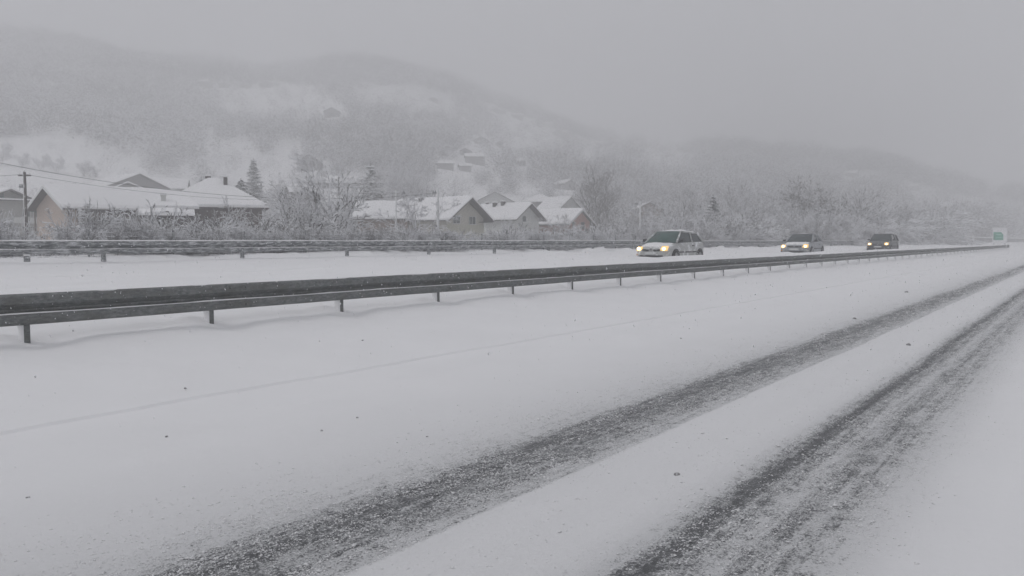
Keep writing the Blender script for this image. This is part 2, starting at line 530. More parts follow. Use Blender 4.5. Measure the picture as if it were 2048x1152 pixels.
# lap plates where two lengths of beam are bolted together
for i, x in enumerate(np.arange(5.9 - 4.08 * 2, 112, 4.08)):
    mb = MB()
    pr = [(y - 0.004, z) for y, z in PROFILE]
    for xx in (x - 0.16, x + 0.16):
        off = 0.003 * math.sin(xx * 0.9) + 0.002 * math.sin(xx * 2.3 + 1)
        mb.v += [(xx, NRY + y + off, NTOP + z + off * 0.6) for y, z in pr]
    k = len(pr)
    mb.f = [(j, k + j, k + j + 1, j + 1) for j in range(k - 1)]; mb.m = [0] * (k - 1)
    sp_ = mb.build('splice_plate', M['steel'], nr_)
    sol = sp_.modifiers.new('thick', 'SOLIDIFY'); sol.thickness = 0.003; sol.offset = 1
    if i < 12:
        for bx in (-0.11, 0.11):
            for bz in (-0.05, -0.255):
                b2 = MB(); b2.tube((x + bx, NRY - 0.060, NTOP + bz), (x + bx, NRY - 0.078, NTOP + bz), 0.014, 0.010, 8)
                b2.build('bolt', M['steel'], sp_, smooth=True)
post0 = None
for i, x in enumerate(POSTX):
    if post0 is None:
        mb = MB()
        mb.box(-0.028, 0.028, 0.010, 0.016, -0.25, 0.70)       # web facing the road
        mb.box(-0.028, -0.022, 0.016, 0.11, -0.25, 0.70)
        mb.box(0.022, 0.028, 0.016, 0.11, -0.25, 0.70)
        post0 = mb.build('post', M['steel'], nr_)
        sm_ = MB()
        vs = []
        for kz in range(14):                                      # snow plastered on the windward flange
            z = -0.05 + kz * 0.052
            w = 0.030 + 0.018 * math.sin(kz * 1.3) + 0.02 * max(0, (3 - kz) / 3)
            vs += [(-0.029, 0.014, z), (-0.029 - w * 0.7, 0.022, z), (-0.029 - w, 0.06, z), (-0.029 - w * 0.6, 0.11, z), (-0.029, 0.115, z)]
        fs = [(a * 5 + b, a * 5 + b + 1, (a + 1) * 5 + b + 1, (a + 1) * 5 + b) for a in range(13) for b in range(4)]
        fs += [(0, 1, 2, 3, 4), tuple(13 * 5 + b for b in (4, 3, 2, 1, 0))]
        sm_.add(vs, fs)
        crust = sm_.build('snow_crust', M['snow'], post0, smooth=True)
        post0.location = (x, NRY, 0)
    else:
        p_ = post0.copy(); C.objects.link(p_); p_.parent = nr_; p_.location = (x, NRY, 0)
        c_ = crust.copy(); C.objects.link(c_); c_.parent = p_

def snow_ridge(name, x0, x1, Y, z, w, h, parent, step=0.12, amp=0.4, gap=0.0):
    """a thin line of snow lying along a ledge"""
    xr = [x0]
    while xr[-1] < x1:
        xr.append(xr[-1] + max(step, 0.012 * max(0, xr[-1])))
    xr = np.array(xr)
    hh = h * (1 + amp * 2 * fbm(xr * 3.1, xr * 0 + z * 7, 4))
    ww = w * (1 + amp * fbm(xr * 2.3, xr * 0 + z * 5 + 9, 3))
    if gap:
        g_ = fbm(xr * 0.9, xr * 0 + z * 11, 3) < gap - 0.5
        hh = np.where(g_, 0.001, hh); ww = np.where(g_, 0.002, ww)
    off = 0.003 * np.sin(xr * 0.9) + 0.002 * np.sin(xr * 2.3 + 1)
    cols = []
    for t in (-1.0, -0.7, 0.0, 0.7, 1.0):
        cols.append(np.stack([xr, Y + off + ww * t, z + hh * (1 - t * t) ** 0.6 + off * 0.6 - (0.004 if abs(t) == 1 else 0)], -1))
    Vv = np.stack(cols, 1)
    nn = len(xr)
    ids = np.arange(nn * 5).reshape(nn, 5)
    qq = np.concatenate([np.stack([ids[:-1, :-1], ids[1:, :-1], ids[1:, 1:], ids[:-1, 1:]], -1).reshape(-1, 4),
                         np.stack([ids[:-1, 4], ids[1:, 4], ids[1:, 0], ids[:-1, 0]], -1).reshape(-1, 4)])
    return np_mesh(name, Vv.reshape(-1, 3), qq, [M['snow']], smooth=True, parent=parent)

snow_ridge('snow_line', POSTX[0], 115, NRY - 0.034, NTOP - 0.194, 0.016, 0.009, nr_, amp=0.5)
snow_ridge('snow_cap', POSTX[0], 115, NRY - 0.022, NTOP - 0.004, 0.016, 0.007, nr_, amp=0.8, gap=0.45)
# blunt terminal at the far end
mb = MB(); mb.box(115.2, 115.26, NRY - 0.16, NRY + 0.06, NTOP - 0.33, NTOP + 0.02); mb.box(114.2, 115.2, NRY - 0.02, NRY + 0.12, NTOP - 0.3, NTOP - 0.02)
mb.build('end_piece', M['steel'], nr_)

# ================================================================ FAR GUARDRAIL
FRY = 19.75
FTOP = EYE - 0.005
fr = empty('guardrail', (0, 0, 0), 0, 'far guardrail plastered with snow, in front of the shrubs and houses', 'guardrail')
beam('rail_beam', M['far_steel'], fr, 1.0, 121, FRY, FTOP, bend=0.012)
snow_ridge('snow_cap', 1.0, 121, FRY - 0.02, FTOP - 0.004, 0.04, 0.024, fr, amp=0.3)
snow_ridge('snow_line', 1.0, 121, FRY - 0.036, FTOP - 0.196, 0.014, 0.010, fr, amp=0.9)
fxs = []
P0 = None
for i in range(31):
    x = 2.1 + 4.0 * i
    if P0 is None:
        mb = MB()
        mb.box(-0.03, 0.03, 0.012, 0.02, 0.0, 1.15); mb.box(-0.03, -0.022, 0.02, 0.13, 0, 1.15); mb.box(0.022, 0.03, 0.02, 0.13, 0, 1.15)
        P0 = mb.build('post', M['far_steel'], fr)
        mb = MB(); mb.add([(0.03, 0.0, 0.55), (0.2, 0.04, 0.6), (0.10, 0.1, 0.8), (0.05, 0.08, 1.0), (0.03, 0.12, 1.02), (0.03, 0.14, 0.6), (0.12, 0.2, 0.6), (0.031, 0.02, 1.0)],
                        [(0, 1, 2, 7), (7, 2, 3, 4), (1, 6, 2), (6, 5, 3, 2), (5, 4, 3), (0, 5, 6, 1), (0, 7, 4, 5)])
        W0 = mb.build('snow_crust', M['snow'], P0, smooth=True)
        P0.location = (x, FRY, 0)
    else:
        p_ = P0.copy(); C.objects.link(p_); p_.parent = fr; p_.location = (x, FRY, 0)
        c_ = W0.copy(); C.objects.link(c_); c_.parent = p_

# ---- bridge parapet beyond the end of the far guardrail
bp = empty('bridge_railing', (0, 0, 0), 0, 'snow topped bridge railing with many thin balusters beyond the last car', 'railing')
mb = MB()
ZR = 1.95
BY = 20.3
mb.tube((123, BY, ZR), (430, BY, ZR), 0.045, k=6)
mb.tube((123, BY, ZR), (121.2, BY, ZR - 0.55), 0.045, k=6)
mb.tube((123, BY, 1.18), (430, BY, 1.18), 0.03, k=4)
mb.build('top_rail', M['far_steel'], bp)
mb = MB()
x = 123.5
while x < 430:
    mb.box(x - 0.022, x + 0.022, BY - 0.025, BY + 0.025, 0.95, ZR - 0.03)
    x += 0.9
tag(mb.build('balusters', M['wall_dark'], bp), kind='stuff')
snow_ridge('snow_cap', 121, 430, BY, ZR + 0.03, 0.09, 0.18, bp, amp=0.2)
mb = MB(); mb.box(121.8, 430, BY - 0.2, BY + 0.5, 0.2, 0.98); mb.build('concrete_edge', M['concrete'], bp)

# ================================================================ SIGN BY THE BRIDGE
sg_c = at(2000, 471, 128)
sg = empty('road_sign', (sg_c.x, sg_c.y, 0.4), AZ0 - R(90), 'white and green direction board beside the bridge railing at the end of the median guardrail', 'road sign')
s_ = 128 / F    # metres per pixel there
def SG(px_, py_):
    return ((px_ - 2000) * s_, 0, (471 - py_) * s_ + sg_c.z - 0.4)
mb = MB(); x0, _, z1 = SG(1985.5, 457.5); x1, _, z0 = SG(2014.5, 486.5)
mb.box(x0, x1, 0.0, 0.06, z0, z1); mb.build('board', simple('board_white', (0.82, 0.82, 0.83), 0.6, 0.03, 3), sg, bevel=0.01)
mb = MB(); mb.box(x0 - 0.04, x1 + 0.04, -0.06, 0.12, z1, z1 + 0.16); mb.build('snow_cap', M['snow'], sg, bevel=0.05)
gm = simple('sign_green', (0.015, 0.30, 0.19), 0.5, 0.1, 4)
x0, _, z1 = SG(1987, 464.5); x1, _, z0 = SG(2006.5, 480)
mb = MB(); mb.add([(x0, 0, z0), (x1, 0, z0), (x1, 0, z1 - 0.35), (x1 - 0.4, 0, z1), (x0, 0, z1), (x0, -0.03, z0), (x1, -0.03, z0), (x1, -0.03, z1 - 0.35), (x1 - 0.4, -0.03, z1), (x0, -0.03, z1)],
                  [(5, 6, 7, 8, 9), (4, 3, 2, 1, 0), (0, 1, 6, 5), (1, 2, 7, 6), (2, 3, 8, 7), (3, 4, 9, 8), (4, 0, 5, 9)])
gp = mb.build('green_panel', gm, sg)
mb = MB()
for (a, b, c2, d2) in ((1992, 468.2, 2003, 470.2), (1991.5, 474.4, 2005, 475.4)):
    q0 = SG(a, b); q1 = SG(c2, d2); mb.box(q0[0], q1[0], -0.036, -0.03, q1[2], q0[2])
mb.build('white_stripe', simple('pale_green', (0.35, 0.62, 0.52), 0.6, 0.1, 3), gp)
mb = MB(); q0 = SG(1987.5, 470); q1 = SG(1989, 480); mb.box(q0[0], q1[0], -0.038, -0.03, q1[2], q0[2]); mb.build('dark_edge', simple('deep_green', (0.02, 0.12, 0.08), 0.6, 0.1, 3), gp)
for xx in (-0.9, 0.9):
    mb = MB(); mb.tube((xx, 0.08, -0.4), (xx, 0.08, z1), 0.05, k=8); mb.build('leg', M['far_steel'], sg)

# ================================================================ SNOW CLODS
CL = [(1709, 638, 0.045, 'largest clod of dirty snow lying left of the upper wheel track'), (1817, 690, 0.040, 'round clod of dirty snow between the two wheel tracks, upper right'),
      (1354, 950, 0.022, 'small grey clod between the two wheel tracks, lower down'), (714, 836, 0.014, 'small dark clod on clean snow left of the wheel tracks'),
      (643, 862, 0.013, 'flat dark crumb just left of a similar clod on clean snow'), (371, 777, 0.016, 'lone crumb of ice below the left end of the lane edge'),
      (333, 874, 0.015, 'pale grey clod on the snow at lower left'), (854, 874, 0.011, 'tiny grey crumb just above the lower wheel track'),
      (725, 681, 0.016, 'lone crumb just above the lane edge under the guardrail'), (1813, 585, 0.06, 'two-lobed clod on the snow near the top of the wheel track'),
      (1362, 677, 0.018, 'small crumb on the snow right of the picture centre'), (56, 996, 0.013, 'crumb of dirty snow at the lower left corner')]
for i, (cx, cy, s0, lab) in enumerate(CL):
    s0 *= 0.62
    d = ray(cx, cy); p = Vector((0, 0, EYE)) + d * ((EYE - 0.06) / -d.z)
    z = float(road_z(np.array([p.x]), np.array([p.y]))[0])
    d = ray(cx, cy); p = Vector((0, 0, EYE)) + d * ((EYE - z) / -d.z)
    import bmesh
    bm = bmesh.new(); bmesh.ops.create_icosphere(bm, subdivisions=2, radius=1)
    for v_ in bm.verts:
        w = 1 + 0.9 * float(vnoise(np.array([v_.co.x * 1.7 + i * 7 + 20]), np.array([v_.co.y * 1.7 + v_.co.z * 1.3 + 20]))[0])
        v_.co = Vector((v_.co.x * s0 * w * 1.3, v_.co.y * s0 * w, v_.co.z * s0 * w * 0.62))
    me = bpy.data.meshes.new('snow_clod'); bm.to_mesh(me); bm.free(); me.materials.append(M['clod']); s0 *= 1.0
    o = bpy.data.objects.new('snow_clod', me); C.objects.link(o); o.location = (p.x, p.y, z + s0 * 0.25); o.rotation_euler = (0, 0, i * 1.1)
    tag(o, lab, 'snow clod', 'crumbs of dirty snow on the carriageway')

# ================================================================ SLUSH CRUMBS ON THE TRACKS
NC = 700000
cx_ = np.exp(rng.uniform(math.log(1.2), math.log(45), NC)) - 0.9
cy_ = rng.uniform(0.35, 3.9, NC)
pk = np.interp(cy_, [0.35, 0.6, 0.9, 1.25, 1.38, 1.52, 1.6, 1.9, 2.22, 2.3, 2.5, 2.75, 2.95, 3.3, 3.9], [0.01, 0.08, 0.60, 0.75, 0.40, 0.75, 0.07, 0.03, 0.08, 1.0, 0.75, 0.6, 0.75, 0.12, 0.01])
clump = 0.5 + 1.6 * fbm(cx_ / 0.35, cy_ / 0.10, 3)
kp = rng.random(NC) < pk * np.clip(clump, 0.05, 1)
cx_, cy_ = cx_[kp], cy_[kp]
ncr = len(cx_)
cs_ = rng.gamma(2.2, 0.0009, ncr) * (0.85 + cx_ * 0.06) + 0.0010
cz_ = road_z(cx_, cy_) + cs_ * 0.15
base_o = np.array([[1, 0, 0], [-1, 0, 0], [0, 1, 0], [0, -1, 0], [0, 0, 0.8], [0, 0, -0.6], [0.6, 0.6, 0.5], [-0.6, 0.6, 0.4]])
VV = base_o[None, :6] * (1 + 0.5 * rng.uniform(-1, 1, (ncr, 6, 3))) + rng.normal(0, 0.12, (ncr, 6, 3))
an = rng.uniform(0, 6.28, ncr); ca_, sa_ = np.cos(an)[:, None], np.sin(an)[:, None]
VX = (VV[..., 0] * ca_ - VV[..., 1] * sa_) * cs_[:, None] * 1.2 + cx_[:, None]
VY = (VV[..., 0] * sa_ + VV[..., 1] * ca_) * cs_[:, None] + cy_[:, None]
VZ = VV[..., 2] * cs_[:, None] * 0.75 + cz_[:, None]
oc_ = np.array([[0, 2, 4], [2, 1, 4], [1, 3, 4], [3, 0, 4], [2, 0, 5], [1, 2, 5], [3, 1, 5], [0, 3, 5]])
cr_ = np_mesh('slush_crumbs', np.stack([VX, VY, VZ], -1).reshape(-1, 3), (np.arange(ncr)[:, None, None] * 6 + oc_[None]).reshape(-1, 3), [M['snow']], smooth=False)
tag(cr_, 'loose grains of snow and slush lying along the two wheel tracks', 'slush', kind='stuff')

# ================================================================ CARS
def panel(mb, a, b, c, d, nu=6, nv=4, bulge=(0, 0, 0), mi=0):
    """bilinear patch a-b-c-d bowed outwards by bulge"""
    a, b, c, d = map(Vector, (a, b, c, d)); bu = Vector(bulge)
    vs = []
    for j in range(nv + 1):
        for i in range(nu + 1):
            u, v_ = i / nu, j / nv
            p = (a * (1 - u) + b * u) * (1 - v_) + (d * (1 - u) + c * u) * v_
            p = p + bu * (4 * u * (1 - u)) * (0.5 + 2 * v_ * (1 - v_))
            vs.append(p)
    fs = [(j * (nu + 1) + i, j * (nu + 1) + i + 1, (j + 1) * (nu + 1) + i + 1, (j + 1) * (nu + 1) + i) for j in range(nv) for i in range(nu)]
    mb.add(vs, fs, mi)

tyre_m = simple('tyre_rubber', (0.025, 0.025, 0.027), 0.8, 0.3, 10, snow=0.16, snow_scale=12)
rim_m = simple('wheel_rim', (0.22, 0.22, 0.23), 0.5, 0.2, 8, metallic=0.4, snow=0.2, snow_scale=12)
trim_m = simple('black_trim', (0.03, 0.032, 0.035), 0.6, 0.3, 10)
plate_m = simple('number_plate', (0.55, 0.56, 0.56), 0.6, 0.1, 10)
screen_m = simple('car_glass', (0.035, 0.080, 0.070), 0.12, 0.7, 2.2)  # strong tint mottling painted into the glass to look like reflections
screen_m2 = simple('car_glass_dark', (0.028, 0.042, 0.045), 0.12, 0.25, 3)
orange_m = simple('amber_lens', (0.5, 0.20, 0.03), 0.3, 0.1, 5)
lamp_m, n, bs = new_mat('lit_headlamp')
bs.inputs['Base Color'].default_value = (0.9, 0.8, 0.55, 1)
bs.inputs['Emission Color'].default_value = (1.0, 0.78, 0.42, 1)
bs.inputs['Emission Strength'].default_value = 4.0
lens_m, n, bs = new_mat('glowing_lens')
bs.inputs['Base Color'].default_value = (0.8, 0.6, 0.3, 1)
bs.inputs['Emission Color'].default_value = (1.0, 0.55, 0.14, 1)
bs.inputs['Emission Strength'].default_value = 0.75

def make_car(label, cat, loc, rz, L, W, H, body_m, glass_m, cabin, hood_z, snowy, sedan=False, lampz=0.62, lampy=0.60, grille='split'):
    root = empty('car', loc, rz, label, cat)
    w = W / 2; h = L / 2
    xc, xrf, xrr, xb = cabin      # windscreen foot, roof front, roof rear, rear screen foot
    zb = hood_z + 0.02
    tail = hood_z + 0.10
    st = [(h, 0.60 * w, 0.34, 0.50, 0.53), (h - 0.05, 0.80 * w, 0.24, 0.56, 0.60), (h - 0.18, 0.93 * w, 0.19, 0.62, 0.67), (h - 0.42, 0.985 * w, 0.18, hood_z - 0.20, hood_z - 0.12),
          (h - 0.75, w, 0.18, hood_z - 0.10, hood_z - 0.03), (xc, w, 0.18, hood_z - 0.03, hood_z + 0.03), (xc - 0.5, w, 0.18, hood_z + 0.0, hood_z + 0.05), (0, w, 0.18, hood_z + 0.02, hood_z + 0.06),
          (-0.9, w, 0.18, hood_z + 0.04, hood_z + 0.07), (xb + 0.1, 0.985 * w, 0.19, tail - 0.04, tail), (-h + 0.12, 0.93 * w, 0.24, tail - 0.06, tail - 0.02), (-h + 0.02, 0.80 * w, 0.32, tail - 0.14, tail - 0.08)]
    vs, fs = [], []
    for (x, ww, z0, zs, zt) in st:
        half = [(0.0, z0), (0.86 * ww, z0), (0.985 * ww, z0 + 0.10), (ww, z0 + 0.28 if zs - z0 > 0.34 else (z0 + zs) / 2), (0.985 * ww, zs), (0.88 * ww, zt), (0.5 * ww, zt + 0.02), (0.0, zt + 0.028)]
        ring = half + [(-y, z) for y, z in half[-2:0:-1]]
        vs += [(x, y, z) for y, z in ring]
    k = 14
    for i in range(len(st) - 1):
        for j in range(k):
            fs.append((i * k + j, i * k + (j + 1) % k, (i + 1) * k + (j + 1) % k, (i + 1) * k + j))
    fs += [tuple(range(k))[::-1], tuple(range((len(st) - 1) * k, len(st) * k))]
    mb = MB(); mb.add(vs, fs)
    body = mb.build('body', body_m, root, smooth=True, subsurf=2)
    yb, yr = 0.90 * w, 0.70 * w
    zr = H - 0.05
    zw = zb + 0.02
    zq = zr - 0.06
    # roof
    mb = MB(); panel(mb, (xrf, -yr, zr), (xrf, yr, zr), (xrr, yr, zq), (xrr, -yr, zq), 8, 6, (0, 0, 0.05))
    o = mb.build('roof', body_m, root, smooth=True); o.modifiers.new('t', 'SOLIDIFY').thickness = 0.03
    # pillars
    mb = MB()
    bmid = xrf * 0.35 + xrr * 0.65 if sedan else xrf * 0.48 + xrr * 0.52
    for s in (-1, 1):
        mb.tube((xc, s * yb, zw), (xrf, s * yr, zr), 0.045, 0.035, 8)
        mb.tube((xrf, s * yr, zr), (xrr, s * yr, zq), 0.04, 0.04, 8)
        mb.tube((xrr, s * yr, zq), (xb, s * yb, zw), 0.05, 0.085, 8)
        mb.tube((bmid + 0.05, s * (yb + 0.005), zw), (bmid, s * yr, zr), 0.04, 0.035, 8)
    mb.tube((xrf, -yr, zr), (xrf, yr, zr), 0.03, k=8); mb.tube((xrr, -yr, zq), (xrr, yr, zq), 0.03, k=8)
    mb.build('cabin_frame', body_m, root, smooth=True)
    mb = MB(); panel(mb, (xc + 0.02, yb, zw - 0.02), (xc + 0.02, -yb, zw - 0.02), (xrf, -yr, zr), (xrf, yr, zr), 8, 5, (0.09, 0, 0.04)); ws = mb.build('windscreen', glass_m, root, smooth=True)
    mb = MB(); panel(mb, (xb, -yb, zw), (xb, yb, zw), (xrr, yr, zq), (xrr, -yr, zq), 8, 5, (-0.05, 0, 0.02)); mb.build('rear_screen', glass_m, root, smooth=True)
    for s in (-1, 1):
        for (a0, a1, b0, b1, ze0, ze1) in ((xc - 0.06, bmid + 0.05, xrf - 0.02, bmid, zr, zr - 0.03), (bmid + 0.05, xb + 0.10, bmid, xrr, zr - 0.03, zq)):
            mb = MB(); panel(mb, (a0, s * yb, zw - 0.01), (a1, s * yb, zw - 0.01), (b1, s * yr, ze1 - 0.01), (b0, s * yr, ze0 - 0.01), 4, 4, (0, 0.015 * s, 0)); mb.build('side_window', screen_m2, root, smooth=True)
    # wipers
    for y0 in (0.45, -0.05):
        mb = MB(); mb.tube((xc + 0.06, y0, zw + 0.01), (xc - 0.10, y0 - 0.42, zw + 0.085), 0.012, k=5); mb.build('wiper', trim_m, root)
    # mirrors
    for s in (-1, 1):
        mb = MB(); mb.box(xc - 0.28, xc - 0.14, s * (w + 0.06) - 0.09, s * (w + 0.06) + 0.09, zw + 0.02, zw + 0.15); mb.build('mirror', trim_m, root, bevel=0.04)
    # lamps
    for s in (-1, 1):
        mb = MB()
        panel(mb, (h - 0.075, s * (lampy + 0.14), lampz - 0.085), (h - 0.035, s * (lampy - 0.16), lampz - 0.075), (h - 0.13, s * (lampy - 0.13), lampz + 0.085), (h - 0.22, s * (lampy + 0.13), lampz + 0.095), 4, 4, (0.05, 0, 0))
        hl = mb.build('headlight', lens_m, root, smooth=True); hl.modifiers.new('t', 'SOLIDIFY').thickness = 0.04
        mb = MB()
        mb.tube((h - 0.05, s * lampy, lampz), (h + 0.012, s * lampy, lampz - 0.005), 0.072, 0.064, 16)
        mb.build('bulb', lamp_m, hl, smooth=True)
        mb = MB(); mb.box(h - 0.16, h - 0.08, s * (lampy + 0.10) - 0.05, s * (lampy + 0.10) + 0.05, 0.34, 0.40); mb.build('fog_lamp', orange_m if s < 0 else plate_m, root, bevel=0.01)
    # grille, intake, plate
    if grille == 'split':
        for s in (-1, 1):
            mb = MB(); mb.add([(h - 0.03, s * 0.08, 0.60), (h - 0.045, s * 0.42, 0.62), (h - 0.02, s * 0.42, 0.545), (h - 0.0, s * 0.14, 0.525),
                               (h + 0.015, s * 0.08, 0.60), (h + 0.0, s * 0.42, 0.62), (h + 0.02, s * 0.42, 0.545), (h + 0.03, s * 0.14, 0.525)],
                              [(4, 5, 6, 7), (0, 3, 2, 1), (0, 1, 5, 4), (1, 2, 6, 5), (2, 3, 7, 6), (3, 0, 4, 7)])
            mb.build('grille', trim_m, root)
    else:
        mb = MB(); mb.box(h - 0.12, h + 0.012, -0.40, 0.40, 0.555, 0.645); mb.build('grille', trim_m, root, bevel=0.02)
    mb = MB(); mb.tube((h + 0.0, 0, 0.60), (h + 0.03, 0, 0.60), 0.05, 0.045, 12); mb.build('badge', rim_m, root)
    mb = MB(); mb.box(h - 0.10, h + 0.014, -0.55, 0.55, 0.27, 0.35); mb.build('air_intake', trim_m, root, bevel=0.02)
    mb = MB(); mb.box(h + 0.0, h + 0.03, -0.26, 0.26, 0.39, 0.50); mb.build('number_plate', plate_m, root)
    # doors lines and handles
    for s in (-1, 1):
        mb = MB(); mb.box(bmid - 0.02, bmid + 0.18, s * w - 0.025, s * w + 0.025, hood_z - 0.12, hood_z - 0.085); mb.build('door_handle', trim_m, root, bevel=0.01)
        mb = MB(); mb.box(xb + 0.5, xc - 0.1, s * w - 0.02, s * w + 0.014, 0.46, 0.51); mb.build('rub_strip', trim_m, root, bevel=0.008)
    # wheels
    for xw in (h - 0.72, -h + 0.66):
        for s in (-1, 1):
            mb = MB(); mb.tube((xw, s * (w - 0.18), 0.29), (xw, s * (w + 0.008), 0.29), 0.345, 0.345, 28); mb.build('wheel_arch', trim_m, root)
            we = bpy.data.objects.new('wheel', None); C.objects.link(we); we.parent = root; we.location = (xw, s * (w - 0.07), 0.29)
            mb = MB(); mb.tube((0, -0.09, 0), (0, 0.09, 0), 0.29, 0.29, 28); mb.build('tyre', tyre_m, we, bevel=0.02)
            mb = MB(); mb.tube((0, s * 0.05, 0), (0, s * 0.10, 0), 0.185, 0.17, 20)
            mb.build('rim', rim_m, we, bevel=0.01)
    # snow on the car
    def blanket(name, x0, x1, hw, zf, t, seed, thick=None):
        nu, nv = 26, 22
        U, Vv = np.meshgrid(np.linspace(-1, 1, nu), np.linspace(0, 1, nv), indexing='ij')
        X_ = x0 + (x1 - x0) * Vv + 0.05 * fbm(U * 3 + seed, Vv * 0 + seed, 3) * np.where(Vv > 0.5, 1, -1)
        Y_ = U * (hw(Vv) if callable(hw) else hw)
        edge_ = np.clip((1 - np.abs(U)) * 6, 0, 1) * np.clip(Vv * 7, 0, 1) * np.clip((1 - Vv) * 7, 0, 1)
        Z_ = zf(X_, Y_) + t * edge_ ** 0.6 * (0.8 + 1.2 * fbm(U * 2.5 + seed, Vv * 3 + seed, 4)) - 0.012 * (edge_ <= 0)
        ids_ = np.arange(nu * nv).reshape(nu, nv)
        q_ = np.stack([ids_[:-1, :-1], ids_[1:, :-1], ids_[1:, 1:], ids_[:-1, 1:]], -1).reshape(-1, 4)
        return np_mesh(name, np.stack([X_, Y_, Z_], -1).reshape(-1, 3), q_, [M['snow']], smooth=True, parent=root)
    if snowy > 0:
        blanket('roof_snow', xrf - 0.02, xrr, yr * 1.02, lambda X_, Y_: zr - 0.06 * np.clip((xrf - X_) / (xrf - xrr), 0, 1) + 0.05 * (1 - (Y_ / yr) ** 2) * 0.9, 0.055 * snowy, 3)
        hx = np.array([h - 0.02, h - 0.18, h - 0.42, h - 0.75, xc])[::-1]; hz = np.array([0.60, 0.70, hood_z - 0.10, hood_z - 0.005, hood_z + 0.05])[::-1]
        blanket('hood_snow', xc + 0.10, h - 0.28, 0.80 * w, lambda X_, Y_: np.interp(X_, hx, hz) - 0.06 * np.abs(Y_ / w) ** 3, 0.055 * snowy, 8)
    return root

paint_white = simple('pale_silver_paint', (0.43, 0.44, 0.435), 0.35, 0.10, 2, metallic=0.15, snow=0.30, snow_scale=4)
paint_silver = simple('silver_paint', (0.30, 0.315, 0.335), 0.35, 0.10, 2, metallic=0.25, snow=0.06, snow_scale=6)
paint_dark = simple('dark_paint', (0.035, 0.04, 0.045), 0.35, 0.2, 2, snow=0.06, snow_scale=7)
def on_lane(X):
    return X, float(lane_c(X)), 0.32 + 0.0016 * min(60, max(0, X - 30))
make_car('pale snow-crusted small hatchback with snow on roof and bonnet, nearest of the oncoming cars', 'car', on_lane(33.2), math.pi - R(1.5), 3.80, 1.66, 1.43, paint_white, screen_m, (0.98, 0.25, -1.40, -1.74), 0.86, 1.0, lampz=0.63, lampy=0.60)
make_car('silver saloon with clean bonnet, second of the three oncoming cars', 'car', on_lane(50.2), math.pi + R(2.5), 4.15, 1.72, 1.40, paint_silver, screen_m2, (0.92, 0.10, -0.95, -1.55), 0.84, 0.25, sedan=True, lampz=0.62, lampy=0.64, grille='wide')
make_car('dark estate car with dark bonnet, last of the three oncoming cars', 'car', on_lane(70.3), math.pi + R(1.0), 4.25, 1.75, 1.50, paint_dark, screen_m2, (0.95, 0.25, -1.75, -2.0), 0.88, 0.0, lampz=0.66, lampy=0.62, grille='wide')


# ================================================================ HOUSES
fwh = Vector((math.cos(AZ0), math.sin(AZ0), 0))

SEEN = []

def ridge_rz(phi, x=1024):
    """turn of a house whose ridge makes the angle phi with the line of sight through column x"""
    phi = phi + math.degrees(math.atan((x - 1024) / F))
    u = rt * math.sin(R(phi)) + fwh * math.cos(R(phi))
    return math.atan2(-u.x, u.y)

def hit(x, y, z_off=0.0):
    """where the line of sight through pixel x, y meets the hillside"""
    d = ray(x, y)
    ts = np.concatenate([np.linspace(30, 300, 400), np.linspace(301, 900, 500)])
    P = np.array([[d.x * t, d.y * t, EYE + d.z * t] for t in ts])
    below = P[:, 2] < terrain(P[:, 0], P[:, 1]) + z_off
    i = int(np.argmax(below)) if below.any() else len(ts) - 1
    return Vector(P[i]), float(ts[i])

def roof_snow(name, e, zr, ze, y0, y1, t, parent, seed=0, n=14):
    ysn = np.linspace(y0, y1, n)
    vs = []
    for i, y in enumerate(ysn):
        w = fbm(np.array([y * 0.6 + seed * 5.0]), np.array([seed * 1.7]), 3)[0]
        tt = t * (1 + 0.35 * w); ex = e + 0.05 * w
        sl = (zr - ze) / e
        end = 0.55 if i in (0, n - 1) else 1.0
        prof = [(-ex, ze), (-ex - 0.03, ze + 0.5 * tt * end), (-ex * 0.93, ze + sl * ex * 0.07 + tt * 0.95 * end), (-ex * 0.5, (zr + ze) / 2 + tt * end), (-0.25, zr - 0.25 * sl + tt * end), (0, zr + tt * 0.92 * end)]
        prof += [(-a, b) for a, b in prof[-2::-1]] + [(0, zr)]
        vs += [(a, y, b) for a, b in prof]
    k = 12
    fs = [(i * k + j, i * k + (j + 1) % k, (i + 1) * k + (j + 1) % k, (i + 1) * k + j) for i in range(n - 1) for j in range(k)]
    fs += [tuple(range(k))[::-1], tuple(range((n - 1) * k, n * k))]
    mb = MB(); mb.add(vs, fs)
    return mb.build(name, M['snow'], parent, smooth=False)

def window(parent, face, a, z, w, h, W, L, frame_m, glass_m=None, shut=False):
    """face g = gable end, r / l = long sides; a is the distance along the face"""
    root = MB(); t = 0.05; d0, d1 = 0.03, 0.06
    def bx(mb, u0, u1, z0, z1, q0, q1):
        if face == 'g': mb.box(u0, u1, -q1, -q0, z0, z1)
        elif face == 'r': mb.box(W / 2 + q0, W / 2 + q1, u0, u1, z0, z1)
        else: mb.box(-W / 2 - q1, -W / 2 - q0, u0, u1, z0, z1)
    bx(root, a - w / 2 - t, a - w / 2, z, z + h, -0.02, d1); bx(root, a + w / 2, a + w / 2 + t, z, z + h, -0.02, d1)
    bx(root, a - w / 2 - t, a + w / 2 + t, z + h, z + h + t, -0.02, d1 + 0.004); bx(root, a - w / 2 - t - 0.03, a + w / 2 + t + 0.03, z - t, z, -0.02, d1 + 0.05)
    if w > 0.9: bx(root, a - 0.025, a + 0.025, z, z + h, 0.012, 0.045)
    fo = root.build('window', frame_m, parent)
    pn = MB(); bx(pn, a - w / 2, a + w / 2, z, z + h, -0.02, 0.012)
    pn.build('pane', glass_m or M['glass_dark'], fo)
    return fo

